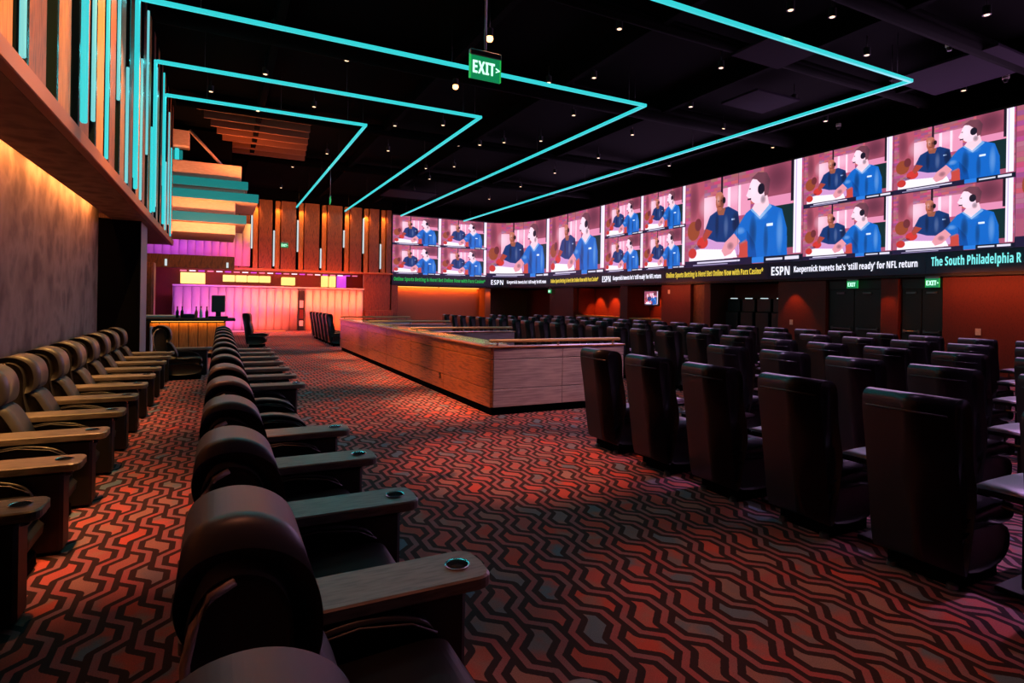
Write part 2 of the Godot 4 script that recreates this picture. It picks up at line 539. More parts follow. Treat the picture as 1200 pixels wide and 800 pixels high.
# ---------------------------------------------------------------- furniture
func make_recliner(called: String, tray: bool) -> Node3D:
	# faces +x, its back at x = 0, seat centred on z = 0, the shared arm on the -z side
	var t := thing(called, "recliner", "recliner")
	var seat_w := 0.64
	part(t, "base", bev(0.66, 0.1, 0.56, 0.01), M.matte, Vector3(0.62, 0.05, 0))
	part(t, "seat_box", pillow(smooth_loop([[0.22, 0.1], [0.96, 0.1], [0.99, 0.34], [0.22, 0.34]], 2), 0.64, 0.02, 2), M.shell)
	part(t, "seat_cushion", pillow(smooth_loop([[0.24, 0.32], [0.92, 0.28], [0.97, 0.34], [0.94, 0.45], [0.7, 0.445], [0.3, 0.42]], 3), seat_w - 0.02, 0.05, 4), M.chair)
	var shell := part(t, "back_shell", pillow(smooth_loop([[0.2, 0.12], [0.3, 0.14], [0.29, 0.5], [0.23, 0.78], [0.24, 0.95], [0.2, 1.06], [0.1, 1.1], [0.02, 1.06], [-0.02, 0.9], [0.03, 0.6], [0.1, 0.3]], 3), 0.59, 0.03, 3), M.shell, Vector3(0.07, 0, 0))
	for s in [-1, 1]:
		part(shell, "piping", tube([Vector3(0.045, 0.62, s * .292), Vector3(0.005, 0.78, s * .295), Vector3(-0.002, 0.9, s * .295), Vector3(0.015, 0.99, s * .295), Vector3(0.05, 1.05, s * .292), Vector3(0.1, 1.075, s * .288)], 0.013, 6), M.piping)
	part(t, "lumbar_cushion", pillow(smooth_loop([[0.16, 0.44], [0.43, 0.44], [0.44, 0.5], [0.37, 0.66], [0.29, 0.79], [0.14, 0.8]], 3), 0.5, 0.05, 4), M.leather2, Vector3(0.07, 0, 0))
	part(t, "headrest", pillow(smooth_loop([[0.1, 0.8], [0.27, 0.78], [0.31, 0.84], [0.31, 0.98], [0.26, 1.09], [0.13, 1.15], [-0.01, 1.12], [-0.04, 1.0], [0.02, 0.88]], 3), 0.53, 0.09, 6, 0.07), M.leather, Vector3(0.07, 0, 0))
	# side bolster below the arm, arched
	part(t, "bolster", pillow(smooth_loop([[0.16, 0.12], [0.94, 0.12], [0.93, 0.47], [0.75, 0.55], [0.5, 0.56], [0.18, 0.45]], 3), 0.1, 0.03, 3), M.chair, Vector3(0, 0, -0.365))
	part(t, "bolster_piping", tube([Vector3(0.22, 0.44, -0.315), Vector3(0.4, 0.52, -0.315), Vector3(0.6, 0.545, -0.315), Vector3(0.8, 0.515, -0.315), Vector3(0.9, 0.46, -0.315)], 0.006, 5), M.leather2)
	if tray:
		part(t, "arm_panel", bev(0.98, 0.55, 0.2, 0.02), M.shell, Vector3(0.57, 0.285, -0.5))
		var top := part(t, "tray_arm", tray_mesh(), M.arm, Vector3(0, 0.565, -0.49))
		var cup := part(top, "cup_holder", lathe([[0.034, 0.0], [0.034, -0.05], [0.043, -0.05], [0.046, 0.058], [0.054, 0.06], [0.054, 0.054]], 20), M.chrome, Vector3(1.05, 0.002, 0.0))
		part(top, "cup_floor", lathe([[0.0, 0.012], [0.035, 0.012]], 16), M.black, Vector3(1.05, 0.0, 0.0))
		cup.set_meta("label", "chrome cup holder")
	else:
		part(t, "padded_arm", pillow(smooth_loop([[0.12, 0.12], [0.96, 0.12], [0.97, 0.44], [0.8, 0.57], [0.5, 0.6], [0.14, 0.5]], 3), 0.24, 0.05, 4), M.leather, Vector3(0, 0, -0.49))
	return t

func tray_mesh() -> ArrayMesh:
	# a slab .28 wide from x = .02 to 1.16, .055 thick, with rounded front corners and a hole for the cup
	var out := []
	var hw := 0.14
	for c in [[0.05, -hw + 0.03, PI, 1.5 * PI], [1.10, -hw + 0.06, 1.5 * PI, TAU], [1.10, hw - 0.06, 0.0, 0.5 * PI], [0.05, hw - 0.03, 0.5 * PI, PI]]:
		var rr := 0.03 if c[0] < 0.5 else 0.06
		for k in 5:
			var an: float = lerpf(c[2], c[3], k / 4.0)
			out.append(Vector2(c[0] + rr * cos(an), c[1] + rr * sin(an)))
	var st := SurfaceTool.new()
	st.begin(Mesh.PRIMITIVE_TRIANGLES)
	st.set_smooth_group(-1)
	var n := out.size()
	var th := 0.055
	var levels := [[0.0, 0.006], [0.006, 0.0], [th - 0.008, 0.0], [th, 0.008]]
	var rings := []
	var mid := Vector2(0.6, 0)
	for l in levels:
		var ring := []
		for p in out:
			var q: Vector2 = p
			q.y -= signf(q.y) * l[1]
			q.x += l[1] if q.x < 0.5 else -l[1]
			ring.append(Vector3(q.x, l[0], q.y))
		rings.append(ring)
	for k in 3:
		for i in n:
			var j := (i + 1) % n
			quad(st, rings[k][j], rings[k][i], rings[k + 1][i], rings[k + 1][j])
	# top and bottom with a round hole, cut as two half polygons
	for side in [0, 1]:
		var ring: Array = rings[3] if side else rings[0]
		var hole := []
		for k in 17: hole.append(Vector2(1.05 + 0.047 * cos(TAU * k / 16), 0.047 * sin(TAU * k / 16)))
		for half in 2:
			var pg := PackedVector2Array()
			if half == 0:   # z < 0 half: outer from (x0, -) to (x1, -), then hole's lower arc back
				pg.append(Vector2(0.02, 0))
				for v in ring: if v.z < 0: pg.append(Vector2(v.x, v.z))
				pg.append(Vector2(1.16, 0))
				for k in 9: pg.append(hole[16 - k])
			else:
				pg.append(Vector2(1.16, 0))
				for v in ring: if v.z > 0: pg.append(Vector2(v.x, v.z))
				pg.append(Vector2(0.02, 0))
				for k in 9: pg.append(hole[8 - k])
			var idx := Geometry2D.triangulate_polygon(pg)
			var y: float = ring[0].y
			for q in idx.size() / 3:
				var a := pg[idx[q * 3]]; var b := pg[idx[q * 3 + 1]]; var c := pg[idx[q * 3 + 2]]
				if ((b - a).cross(c - a) > 0) == (side == 1):
					var sw := b; b = c; c = sw
				tri(st, Vector3(a.x, y, a.y), Vector3(b.x, y, b.y), Vector3(c.x, y, c.y))
	st.generate_normals()
	return st.commit()

func make_chair() -> Node3D:
	# high-backed chair, faces +x, top of its back at x = 0
	var t := thing("lounge_chair", "chair", "chair")
	part(t, "plinth", bev(0.46, 0.1, 0.44, 0.01), M.matte, Vector3(0.46, 0.05, 0))
	part(t, "seat_box", pillow(smooth_loop([[0.14, 0.1], [0.74, 0.1], [0.76, 0.38], [0.14, 0.4]], 2), 0.52, 0.02, 2), M.chair_side)
	part(t, "seat_cushion", pillow(smooth_loop([[0.2, 0.38], [0.76, 0.36], [0.82, 0.42], [0.78, 0.5], [0.22, 0.47]], 3), 0.52, 0.04, 3), M.chair)
	part(t, "backrest", pillow(smooth_loop([[0.15, 0.12], [0.2, 0.12], [0.26, 0.42], [0.3, 0.6], [0.22, 0.9], [0.22, 1.12], [0.17, 1.2], [0.04, 1.21], [0.0, 1.14], [0.06, 0.8], [0.1, 0.5]], 3), 0.55, 0.045, 4), M.chair)
	part(t, "back_seam", tube([Vector3(0.0, 1.1, -0.24), Vector3(-0.003, 1.1, 0), Vector3(0.0, 1.1, 0.24)], 0.007, 6), M.chair)
	for s in [-1, 1]:
		part(t, "foot", lathe([[0.0, 0.0], [0.035, 0.0], [0.03, 0.03], [0.0, 0.035]], 12), M.brushed, Vector3(0.22, 0.0, s * 0.18))
	return t

func make_table() -> Node3D:
	var t := thing("side_table", "table", "table")
	var top := part(t, "table_top", pillow(smooth_loop([[-0.3, 0.0], [0.3, 0.0], [0.3, 0.03], [-0.3, 0.03]], 1), 0.42, 0.01, 2), M.table, Vector3(0, 0.625, 0))
	part(t, "edge_band", bev(0.59, 0.03, 0.41, 0.004), M.black, Vector3(0, 0.61, 0))
	for s in [-1, 1]:
		part(t, "post", bev(0.05, 0.56, 0.05, 0.008), M.black, Vector3(s * 0.14, 0.32, 0))
	part(t, "foot_plate", bev(0.44, 0.03, 0.28, 0.006), M.black, Vector3(0, 0.015, 0))
	part(t, "bag_hook", tube([Vector3(-0.2, 0.59, 0.1), Vector3(-0.22, 0.53, 0.1), Vector3(-0.22, 0.52, 0), Vector3(-0.22, 0.53, -0.1), Vector3(-0.2, 0.59, -0.1)], 0.012, 6), M.brushed)
	return t

func exit_sign(called: String, label: String, at: Vector3, turn: float, w: float, rod: float, plate := true) -> Node3D:
	# reads along its own +z face
	var t := thing(called, label, "exit sign", at, turn)
	var h := w * 0.72
	part(t, "housing", bev(w, h * 0.24, 0.05, 0.006), M.brushed, Vector3(0, h * 0.55, 0))
	part(t, "sign_panel", bev(w, h, 0.025, 0.004), M.exit_green, Vector3.ZERO)
	for s in [-1, 1]:
		part(t, "sign_frame", bev(w * 0.04, h, 0.034, 0.003), M.tick_green, Vector3(s * w * 0.48, 0, 0))
	part(t, "sign_letters", letters("EXIT", h * 0.5), M.exit_text, Vector3(-0.06 * w, -0.02 * w, 0.018)).scale.x = 0.7
	if w > 0.34:
		part(t, "sign_arrow", letters(">", h * 0.2), M.exit_text, Vector3(0.39 * w, -0.02 * w, 0.018))
	if rod > 0:
		part(t, "hanger_rod", tube([Vector3(0, h * 0.6, 0), Vector3(0, h * 0.6 + rod, 0)], 0.012, 6), M.brushed)
	return t

# ---------------------------------------------------------------- video wall
const VW_X := 17.45
const VW_B := 33.5
const CX := 15.1
const CD := 29.66
const BACK_L := 6.1
var arc_l := 0.0

func vw(s: float) -> Array:
	# s runs along the foot of the video wall, from its far end on the back wall (0) round the corner and up the hall; [point, inward normal]
	if s <= BACK_L: return [P(CX - BACK_L + s, 0, VW_B), Vector3(0, 0, 1)]
	if s <= BACK_L + arc_l:
		var lo := 0.0; var hi := PI / 2
		var want := s - BACK_L
		var a := 0.0; var run := 0.0
		var prev := Vector2(0, VW_B - CD)
		for k in 40:
			var t := PI / 2 * (k + 1) / 40.0
			var q := Vector2((VW_X - CX) * sin(t), (VW_B - CD) * cos(t))
			var l := q.distance_to(prev)
			if run + l >= want:
				a = PI / 2 * (k + (want - run) / l) / 40.0
				break
			run += l
			prev = q
			a = t
		var n := Vector2(-sin(a) / (VW_X - CX), -cos(a) / (VW_B - CD)).normalized()
		return [P(CX + (VW_X - CX) * sin(a), 0, CD + (VW_B - CD) * cos(a)), Vector3(n.x, 0, -n.y)]
	return [P(VW_X, 0, CD - (s - BACK_L - arc_l)), Vector3(-1, 0, 0)]

func s_of(d: float) -> float:
	return BACK_L + arc_l + CD - d

func strip(s0: float, s1: float, y0: float, y1: float, u0: float, u1: float, inset := 0.0, thick := 0.08) -> ArrayMesh:
	# a screen tile that follows the wall, picture on its inner face
	var n := 10 if s1 > BACK_L + 0.01 and s0 < BACK_L + arc_l - 0.01 else 1
	var st := SurfaceTool.new()
	st.begin(Mesh.PRIMITIVE_TRIANGLES)
	st.set_smooth_group(-1)
	var g := 0.006
	var f := []; var b := []
	for k in n + 1:
		var t := float(k) / n
		var v := vw(lerpf(s0 + g, s1 - g, t))
		f.append([v[0] + v[1] * inset, lerpf(u0, u1, t)])
		b.append([v[0] + v[1] * (inset - thick), lerpf(u0, u1, t)])
	var Y0 := Vector3(0, y0 + g, 0); var Y1 := Vector3(0, y1 - g, 0)
	for k in n:
		for q in [[f[k], Y0, 1.0], [f[k + 1], Y1, 0.0], [f[k + 1], Y0, 1.0], [f[k], Y0, 1.0], [f[k], Y1, 0.0], [f[k + 1], Y1, 0.0]]:
			st.set_uv(Vector2(q[0][1], q[2]))
			st.add_vertex(q[0][0] + q[1])
	var edge := Vector2(0.995, 0.99)
	for k in n:
		for q in [[f[k + 1][0] + Y1, f[k][0] + Y1, b[k][0] + Y1, b[k + 1][0] + Y1], [f[k][0] + Y0, f[k + 1][0] + Y0, b[k + 1][0] + Y0, b[k][0] + Y0], [b[k][0] + Y1, b[k][0] + Y0, b[k + 1][0] + Y0, b[k + 1][0] + Y1]]:
			st.set_uv(edge)
			quad(st, q[0], q[1], q[2], q[3])
	st.set_uv(edge)
	quad(st, b[0][0] + Y0, f[0][0] + Y0, f[0][0] + Y1, b[0][0] + Y1)
	quad(st, f[n][0] + Y0, b[n][0] + Y0, b[n][0] + Y1, f[n][0] + Y1)
	st.generate_normals()
	return st.commit()

func ticker(wall: Node3D, text: String, s0: float, s1: float, y: float, high: float, m: Material) -> void:
	var am := letters(text, high)
	var ar := am.surface_get_arrays(0)
	var v: PackedVector3Array = ar[Mesh.ARRAY_VERTEX]
	var nn: PackedVector3Array = ar[Mesh.ARRAY_NORMAL]
	var lo := 1e9; var hi := -1e9
	for p in v:
		lo = minf(lo, p.x); hi = maxf(hi, p.x)
	for i in v.size():
		var t := (v[i].x - lo) / (hi - lo)
		var w := vw(lerpf(s0, s1, t))
		v[i] = w[0] + w[1] * (0.03 + v[i].z) + Vector3(0, y + v[i].y, 0)
		nn[i] = w[1]
	ar[Mesh.ARRAY_VERTEX] = v
	ar[Mesh.ARRAY_NORMAL] = nn
	var out := ArrayMesh.new()
	out.add_surface_from_arrays(Mesh.PRIMITIVE_TRIANGLES, ar)
	part(wall, "ticker_screen_text", out, m)

func video_wall() -> void:
	var t := thing("video_wall_screen", "long curved video wall showing two men in blue polo shirts", "video wall")
	var ya := 3.29; var yb := 6.77; var ym := (ya + yb) / 2
	var tiles := [[0.0, BACK_L / 2, true], [BACK_L / 2, BACK_L, true], [BACK_L, BACK_L + arc_l, false]]
	for q in [[29.66, 24.1, 0], [24.1, 21.1, 1], [21.1, 18.4, 1], [18.4, 12.9, 0], [12.9, 10.0, 1], [10.0, 7.1, 1], [7.1, 1.5, 0], [1.5, -1.3, 1], [-1.3, -4.1, 1]]:
		tiles.append([s_of(q[0]), s_of(q[1]), q[2] == 1])
	for q in tiles:
		if q[2]:
			part(t, "screen_tile", strip(q[0], q[1], ya, ym, 0, 1), M.picture)
			part(t, "screen_tile", strip(q[0], q[1], ym, yb, 0, 1), M.picture)
		else:
			var mid: float = (q[0] + q[1]) / 2
			part(t, "screen_tile", strip(q[0], mid, ya, yb, 0, 0.5), M.picture)
			part(t, "screen_tile", strip(mid, q[1], ya, yb, 0.5, 1), M.picture)
	var cuts := [0.0, BACK_L, BACK_L + arc_l]
	for d in [24.4, 19.65, 14.25, 9.1, 4.0, -1.0, -4.1]: cuts.append(s_of(d))
	for k in cuts.size() - 1:
		part(t, "ticker_screen", strip(cuts[k], cuts[k + 1], 2.7, ya, 0, 1), M.tick_dark)
	var y := 2.98
	ticker(t, "Online Sports Betting is Here! Bet Online Now with Parx Casino*", 0.1, BACK_L - 0.1, y, 0.3, M.tick_green)
	ticker(t, "ESPN", BACK_L + 0.3, BACK_L + 1.1, y, 0.3, M.tick_white)
	ticker(t, "Kaepernick tweets he's 'still ready' for NFL return", BACK_L + 1.35, BACK_L + arc_l - 0.3, y, 0.28, M.tick_white)
	ticker(t, "Online Sports Betting is Here! Bet Online Now with Parx Casino*", s_of(29.4), s_of(24.6), y, 0.3, M.tick_yellow)
	ticker(t, "ESPN", s_of(24.25), s_of(23.55), y, 0.3, M.tick_white)
	ticker(t, "Kaepernick tweets he's 'still ready' for NFL return", s_of(23.35), s_of(19.85), y, 0.28, M.tick_white)
	ticker(t, "Online Sports Betting is Here! Bet Online Now with Parx Casino*", s_of(19.5), s_of(14.45), y, 0.3, M.tick_yellow)
	ticker(t, "ESPN", s_of(14.1), s_of(13.37), y, 0.3, M.tick_white)
	ticker(t, "Kaepernick tweets he's 'still ready' for NFL return", s_of(13.2), s_of(9.3), y, 0.28, M.tick_white)
	ticker(t, "The South Philadelphia R", s_of(8.95), s_of(6.95), y + 0.02, 0.34, M.tick_teal)
	# black housing behind the tiles, in sections
	var hs := [0.0, BACK_L, BACK_L + arc_l, s_of(20), s_of(10), s_of(0), s_of(-4.1)]
	for k in hs.size() - 1:
		part(t, "housing", strip(hs[k], hs[k + 1], 2.62, 6.86, 0, 1, -0.085, 0.12), M.black)
	for q in [[24.0, 10.5], [13.5, 10.5], [3.0, 10.5]]:
		area(P(VW_X - 0.1, 5.0, q[0]), Vector3(-1, -0.12, 0), Vector2(q[1], 3.3), Color8(224, 170, 236), 52.0, "screen_lamp")
	area(P(12.0, 5.0, VW_B - 0.1), Vector3(0, -0.1, 1), Vector2(5.8, 3.3), Color8(232, 176, 222), 8.0, "screen_lamp")

# ---------------------------------------------------------------- teal light frames
const LED_Y := 6.68
const BULK_X := -1.37
const FRAMES := [[3.6, 16.45], [6.15, 14.2], [9.35, 11.33], [13.3, 7.29]]

func tubes(t: Node3D, a: Vector3, b: Vector3, wide: float) -> void:
	# a run of square light tubes of at most 3 m
	var n := int(ceil(a.distance_to(b) / 3.0))
	for k in n:
		var p := a.lerp(b, float(k) / n); var q := a.lerp(b, float(k + 1) / n)
		var s := (q - p).abs() + Vector3.ONE * wide
		part(t, "light_tube", bev(s.x, s.y, s.z, 0.012), M.teal, (p + q) / 2)

func light_frames() -> void:
	var which := ["smallest teal light line folding down the panelled wall beside the stacked bands", "second smallest teal light line running from panelled wall across black ceiling", "long teal light line passing behind the hanging exit sign", "widest teal light line, its corner close to the video wall"]
	for i in 4:
		var x: float = FRAMES[i][0]; var d: float = FRAMES[i][1]
		var t := thing("ceiling_light_line", which[i], "light line", Vector3.ZERO, 0.0, "teal light lines")
		var w := 0.075
		tubes(t, P(x, LED_Y, 33.0), P(x, LED_Y, d), w)
		tubes(t, P(x - w, LED_Y, d), P(BULK_X + 0.15, LED_Y, d), w)
		tubes(t, P(BULK_X + 0.09, LED_Y, d), P(BULK_X + 0.09, 3.55, d), 0.06)
		for k in 5:
			var dd := lerpf(d + 0.4, 32.0, k / 4.0)
			part(t, "hanger_rod", tube([P(x, LED_Y + 0.04, dd), P(x, 7.62, dd)], 0.006, 5), M.black)
		for k in 3:
			var xx := lerpf(BULK_X + 1.0, x - 0.5, k / 2.0)
			part(t, "hanger_rod", tube([P(xx, LED_Y + 0.04, d), P(xx, 7.62, d)], 0.006, 5), M.black)
		area(P(x, LED_Y - 0.06, (d + 33.0) / 2), Vector3.DOWN, Vector2(0.08, 33.0 - d), Color8(70, 226, 232), 5.0, "led_lamp")
		area(P((x + BULK_X) / 2, LED_Y - 0.06, d), Vector3.DOWN, Vector2(x - BULK_X - 0.2, 0.08), Color8(70, 226, 232), 5.0, "led_lamp")
		area(P(BULK_X + 0.15, 5.0, d), Vector3(1, 0, 0), Vector2(0.08, 3.0), Color8(70, 226, 232), 1.6, "led_lamp")

# ---------------------------------------------------------------- shell of the hall
func shell() -> void:
	# floor: one slab, the carpet's print in world scale
	var st := SurfaceTool.new()
	st.begin(Mesh.PRIMITIVE_TRIANGLES)
	st.set_smooth_group(-1)
	var x0 := -5.2; var x1 := 19.6; var d0 := -7.0; var d1 := 36.0
	var c := [P(x0, 0, d0), P(x1, 0, d0), P(x1, 0, d1), P(x0, 0, d1)]
	for k in [0, 2, 1, 0, 3, 2]:
		st.set_uv(Vector2(c[k].x / (TILE_X * TILES), -c[k].z / (TILE_D * TILES)))
		st.add_vertex(c[k])
	var dn := Vector3(0, -0.2, 0)
	st.set_uv(Vector2.ZERO)
	quad(st, c[0] + dn, c[1] + dn, c[1], c[0])
	quad(st, c[1] + dn, c[2] + dn, c[2], c[1])
	quad(st, c[2] + dn, c[3] + dn, c[3], c[2])
	quad(st, c[3] + dn, c[0] + dn, c[0], c[3])
	quad(st, c[3] + dn, c[2] + dn, c[1] + dn, c[0] + dn)
	st.generate_normals()
	var f := MeshInstance3D.new()
	f.name = "floor"
	f.mesh = st.commit()
	f.material_override = M.carpet
	add_child(f)
	f.set_meta("kind", "structure")

	var ce := structure("ceiling")
	span(ce, "slab", x0, x1, 7.62, 7.85, d0, d1, M.ceiling, 0.0)
	for q in [[2.0, 0.12], [6.5, 0.2], [9.0, 0.14], [13.2, 0.25], [19.0, 0.16], [25.0, 0.2]]:
		part(ce, "pipe", tube([P(-1.2, 7.35, q[0]), P(17.2, 7.35, q[0])], q[1], 12), M.ceiling)
	for x in [1.0, 4.8, 7.8, 11.4, 15.6]:
		span(ce, "beam", x - 0.08, x + 0.08, 7.3, 7.62, -6.5, 33.4, M.ceiling, 0.01)
	for q in [[15.2, 7.2, 2.0, 2.2], [12.8, 10.8, 1.6, 1.2], [10.6, 8.6, 1.5, 1.0], [8.6, 29.0, 2.5, 2.0]]:
		span(ce, "acoustic_panel", q[0] - q[2] / 2, q[0] + q[2] / 2, 7.18, 7.24, q[1] - q[3] / 2, q[1] + q[3] / 2, M.slate, 0.01)

	var wf := structure("wall_front")
	span(wf, "wall_body", x0, x1, 0, 7.62, d0 - 0.25, d0, M.matte, 0.0)

	# left: plaster niche, soffit with its light slot, panelled upper wall, pier
	var wl := structure("wall_left")
	span(wl, "plaster_wall", -2.5, -2.27, 0, 4.2, d0, 14.5, M.plaster, 0.0)
	span(wl, "soffit", -2.05, -1.42, 3.34, 3.46, d0, 14.5, M.plaster, 0.005)
	span(wl, "slot_cover", -2.27, -2.0, 3.72, 3.78, d0, 14.5, M.plaster, 0.005)
	span(wl, "slot_side", -2.05, -1.99, 3.46, 3.78, d0, 14.5, M.plaster, 0.005)
	span(wl, "fascia", BULK_X - 0.06, BULK_X + 0.04, 3.34, 3.5, d0, 20.9, M.fascia, 0.01)
	span(wl, "backing", BULK_X - 0.4, BULK_X - 0.28, 3.46, 7.62, d0, 20.9, M.matte, 0.0)
	span(wl, "far_soffit", -3.2, BULK_X - 0.06, 3.36, 3.46, 14.5, 20.9, M.wood, 0.01)
	span(wl, "pier", -2.5, -1.53, 0, 3.36, 14.5, 14.62, M.matte, 0.01)
	span(wl, "pier_side", -2.5, -1.54, 0, 3.36, 14.62, 15.85, M.pier, 0.01)
	span(wl, "outer_wall", -5.2, -4.9, 0, 7.62, 15.8, d1, M.wood, 0.0)
	span(wl, "return_wall", -5.2, -2.5, 0, 7.62, 14.5, 14.7, M.matte, 0.0)
	var d := -1.64
	var k := 0
	while d < 20.2:
		var near_frame := false
		for q in FRAMES:
			if absf(q[1] - d) < 0.2: near_frame = true
		if not near_frame:
			var y0: float = [3.55, 4.6, 3.55, 3.8][k % 4]; var y1: float = [6.2, 7.5, 5.4, 7.0][k % 4]
			var lt := span(wl, "light_stick", BULK_X - 0.02, BULK_X + 0.02, y0, y1, d + 0.03, d + 0.07, M.pale_teal if k % 3 else M.teal, 0.008)
		span(wl, "slot_shade_strip", BULK_X - 0.28, BULK_X + 0.02, 3.5, 7.6, d + 0.075, d + 0.135, M.slot_shade, 0.005)  # dark strip standing in for the shaded recess between panels
		span(wl, "wood_panel", BULK_X - 0.16, BULK_X, 3.5, 7.6, d + 0.14, d + 0.72, M.wood_light if k % 2 else M.wood, 0.012)
		d += 0.9
		k += 1
	for q in range(12):
		var dd := -6.0 + q * 1.75
		var ls := span(wl, "cove_light", -2.08, -2.055, 3.5, 3.53, dd, dd + 1.7, M.cove, 0.004)
	for dd in [-2.0, 2.5, 7.0, 11.6]:
		area(P(-2.09, 3.52, dd), Vector3(-0.75, -1, 0), Vector2(4.4, 0.05), Color8(255, 158, 88), 10.0, "cove_lamp")

# ---------------------------------------------------------------- build
func _ready() -> void:
	rng.seed = 4
	var cam := Camera3D.new()
	cam.name = "camera"
	cam.projection = Camera3D.PROJECTION_FRUSTUM
	cam.near = 0.05
	cam.far = 200.0
	cam.size = 0.05 * 800.0 / 675.58
	cam.frustum_offset = Vector2(0, -0.05 * (400.0 - 353.63) / 675.58)
	add_child(cam)
	cam.transform = Transform3D(Basis(Vector3.UP, -0.468301) * Basis(Vector3(0, 0, 1), 0.0156), Vector3(0, 1.75, 0))
	cam.current = true
	var we := WorldEnvironment.new()
	we.name = "world_environment"
	var env := Environment.new()
	env.background_mode = Environment.BG_COLOR
	env.background_color = Color(0, 0, 0)
	env.tonemap_mode = Environment.TONE_MAPPER_LINEAR
	env.tonemap_exposure = 1.0
	env.sdfgi_enabled = true
	env.ssao_enabled = true
	env.ssil_enabled = true
	we.environment = env
	add_child(we)

	arc_l = 0.0
	var prev := Vector2(0, VW_B - CD)
	for k in 40:
		var t := PI / 2 * (k + 1) / 40.0
		var q := Vector2((VW_X - CX) * sin(t), (VW_B - CD) * cos(t))
		arc_l += q.distance_to(prev)
		prev = q

	make_materials()
	shell()
	back_wall()
	right_wall()
	stacked_bands()
	light_frames()
	video_wall()
	counter()
	recliners()
	chairs()
	service_bar()
	ceiling_things()

func back_wall() -> void:
	var w := structure("wall_back")
	# panelled upper wall, a row of proud panels with lit returns
	span(w, "upper_backing", 0.5, 9.0, 3.25, 7.62, 33.75, 33.95, M.matte, 0.0)
	span(w, "sill", 0.4, 9.0, 3.22, 3.32, 33.3, 33.8, M.fascia, 0.01)
	var xs := [0.5, 1.44, 2.53, 3.73, 4.95, 6.19, 7.28, 8.28, 9.0]
	var lo := [3.5, 4.36, 3.46, 4.3, 3.46, 4.67, 4.39, 3.55]
	var hi := [5.0, 6.11, 5.38, 6.02, 4.55, 5.64, 6.4, 4.99]
	for k in xs.size() - 1:
		var a: float = xs[k]; var b: float = xs[k + 1]
		if k > 0: span(w, "light_stick", a - 0.05, a + 0.03, lo[k], hi[k], 33.36, 33.42, M.stick, 0.01)
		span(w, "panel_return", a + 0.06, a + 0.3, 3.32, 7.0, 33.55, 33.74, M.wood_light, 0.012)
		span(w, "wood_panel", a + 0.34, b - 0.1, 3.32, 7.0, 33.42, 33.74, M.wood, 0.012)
		if k > 0: spot(P(a + 0.18, 6.95, 33.3), P(a + 0.2, 4.0, 33.6), 30, Color8(255, 160, 80), 9.0, 0.03, 0.7, "panel_lamp")
	# lower partition of tall fluted panels, washed pink and orange
	var low := structure("wall_partition")
	var n := 24
	for k in n:
		var a := lerpf(-2.1, 7.3, float(k) / n); var b := lerpf(-2.1, 7.3, float(k + 1) / n)
		if k == 15: continue
		part(low, "fluted_panel", pillow(smooth_loop([[a + 0.004, 0.0], [b - 0.004, 0.0], [b - 0.004, 0.12], [(a + b) / 2, 0.17], [a + 0.004, 0.12]], 2), 2.28, 0.004, 1), M.drape, Vector3(0, 1.14, -33.5), Vector3(PI / 2, 0, 0))
	area(P(4.2, 3.1, 31.6), Vector3(0, -1, -0.35), Vector2(6.0, 0.2), Color8(255, 104, 52), 16.0, "unseen_wash")
	area(P(4.5, 6.9, 31.0), Vector3(0, -0.75, -1), Vector2(8.0, 0.15), Color8(255, 150, 76), 12.0, "unseen_wash")  # added warm wash without a fixture, brightens the upper wood panels
	for q in [[-2.0, -0.5, M.purple_panel, Color8(206, 96, 255), 2.0], [-0.4, 1.3, M.pink_glow, Color8(246, 100, 196), 2.2], [1.4, 3.1, M.orange_glow, Color8(255, 92, 70), 3.0], [4.4, 5.8, M.orange_glow, Color8(255, 84, 40), 3.2], [5.9, 7.3, M.orange_glow, Color8(255, 80, 36), 3.2]]:
		span(low, "added_foot_light", q[0], q[1], 0.0, 0.05, 32.72, 32.78, q[2], 0.004)  # strips and lamps added to brighten the lower part of the panels
		area(P((q[0] + q[1]) / 2, 0.07, 32.75), Vector3(0, 0.8, -1), Vector2(q[1] - q[0], 0.05), q[3], q[4], "added_foot_lamp")
	span(low, "cap", -2.15, 7.35, 2.3, 2.38, 33.3, 33.62, M.cream, 0.01)
	span(low, "core", -2.15, 7.35, 0, 2.3, 33.55, 33.62, M.cream, 0.0)
	span(low, "end_post", 7.35, 8.9, 0, 3.25, 33.5, 33.7, M.wood, 0.01)
	# unseen coloured washes hung free in front of the partition, without fixtures
	for q in [[-1.4, Color8(206, 96, 255), 6.0], [0.4, Color8(246, 100, 196), 6.0], [2.2, Color8(255, 96, 90), 7.0], [4.2, Color8(255, 84, 44), 8.0], [6.2, Color8(255, 80, 36), 8.0]]:
		area(P(q[0], 2.95, 31.3), Vector3(0, -0.7, -1), Vector2(1.7, 0.3), q[1], q[2], "unseen_wash")
	# the bright bar beyond, seen over the partition
	span(w, "bar_room_back", -5.2, 9.0, 0, 7.62, 35.75, 36.0, M.red_wall, 0.0)
	var bb := thing("back_bar_lights", "row of glowing cream light boxes above the pink partition", "light boxes")
	for k in 22:
		span(bb, "light_strip", -1.9 + k * 0.42, -1.6 + k * 0.42, 3.1, 3.16, 34.6, 34.66, [M.pink_glow, M.tick_white, M.purple_panel][k % 3], 0.01)
	for q in [[-1.9, -0.75, 2.46, 3.05], [0.1, 0.7, 2.62, 2.98], [0.74, 1.3, 2.62, 2.98], [1.34, 1.9, 2.62, 2.98], [1.94, 2.5, 2.62, 2.98], [3.1, 3.8, 2.5, 2.95], [5.3, 5.62, 2.45, 3.1], [5.75, 6.05, 2.45, 3.1]]:
		span(bb, "light_box", q[0], q[1], q[2], q[3], 35.0, 35.6, M.warm_panel, 0.02)
	span(bb, "light_box", 6.2, 6.65, 2.4, 3.15, 35.0, 35.6, M.purple_panel, 0.02)
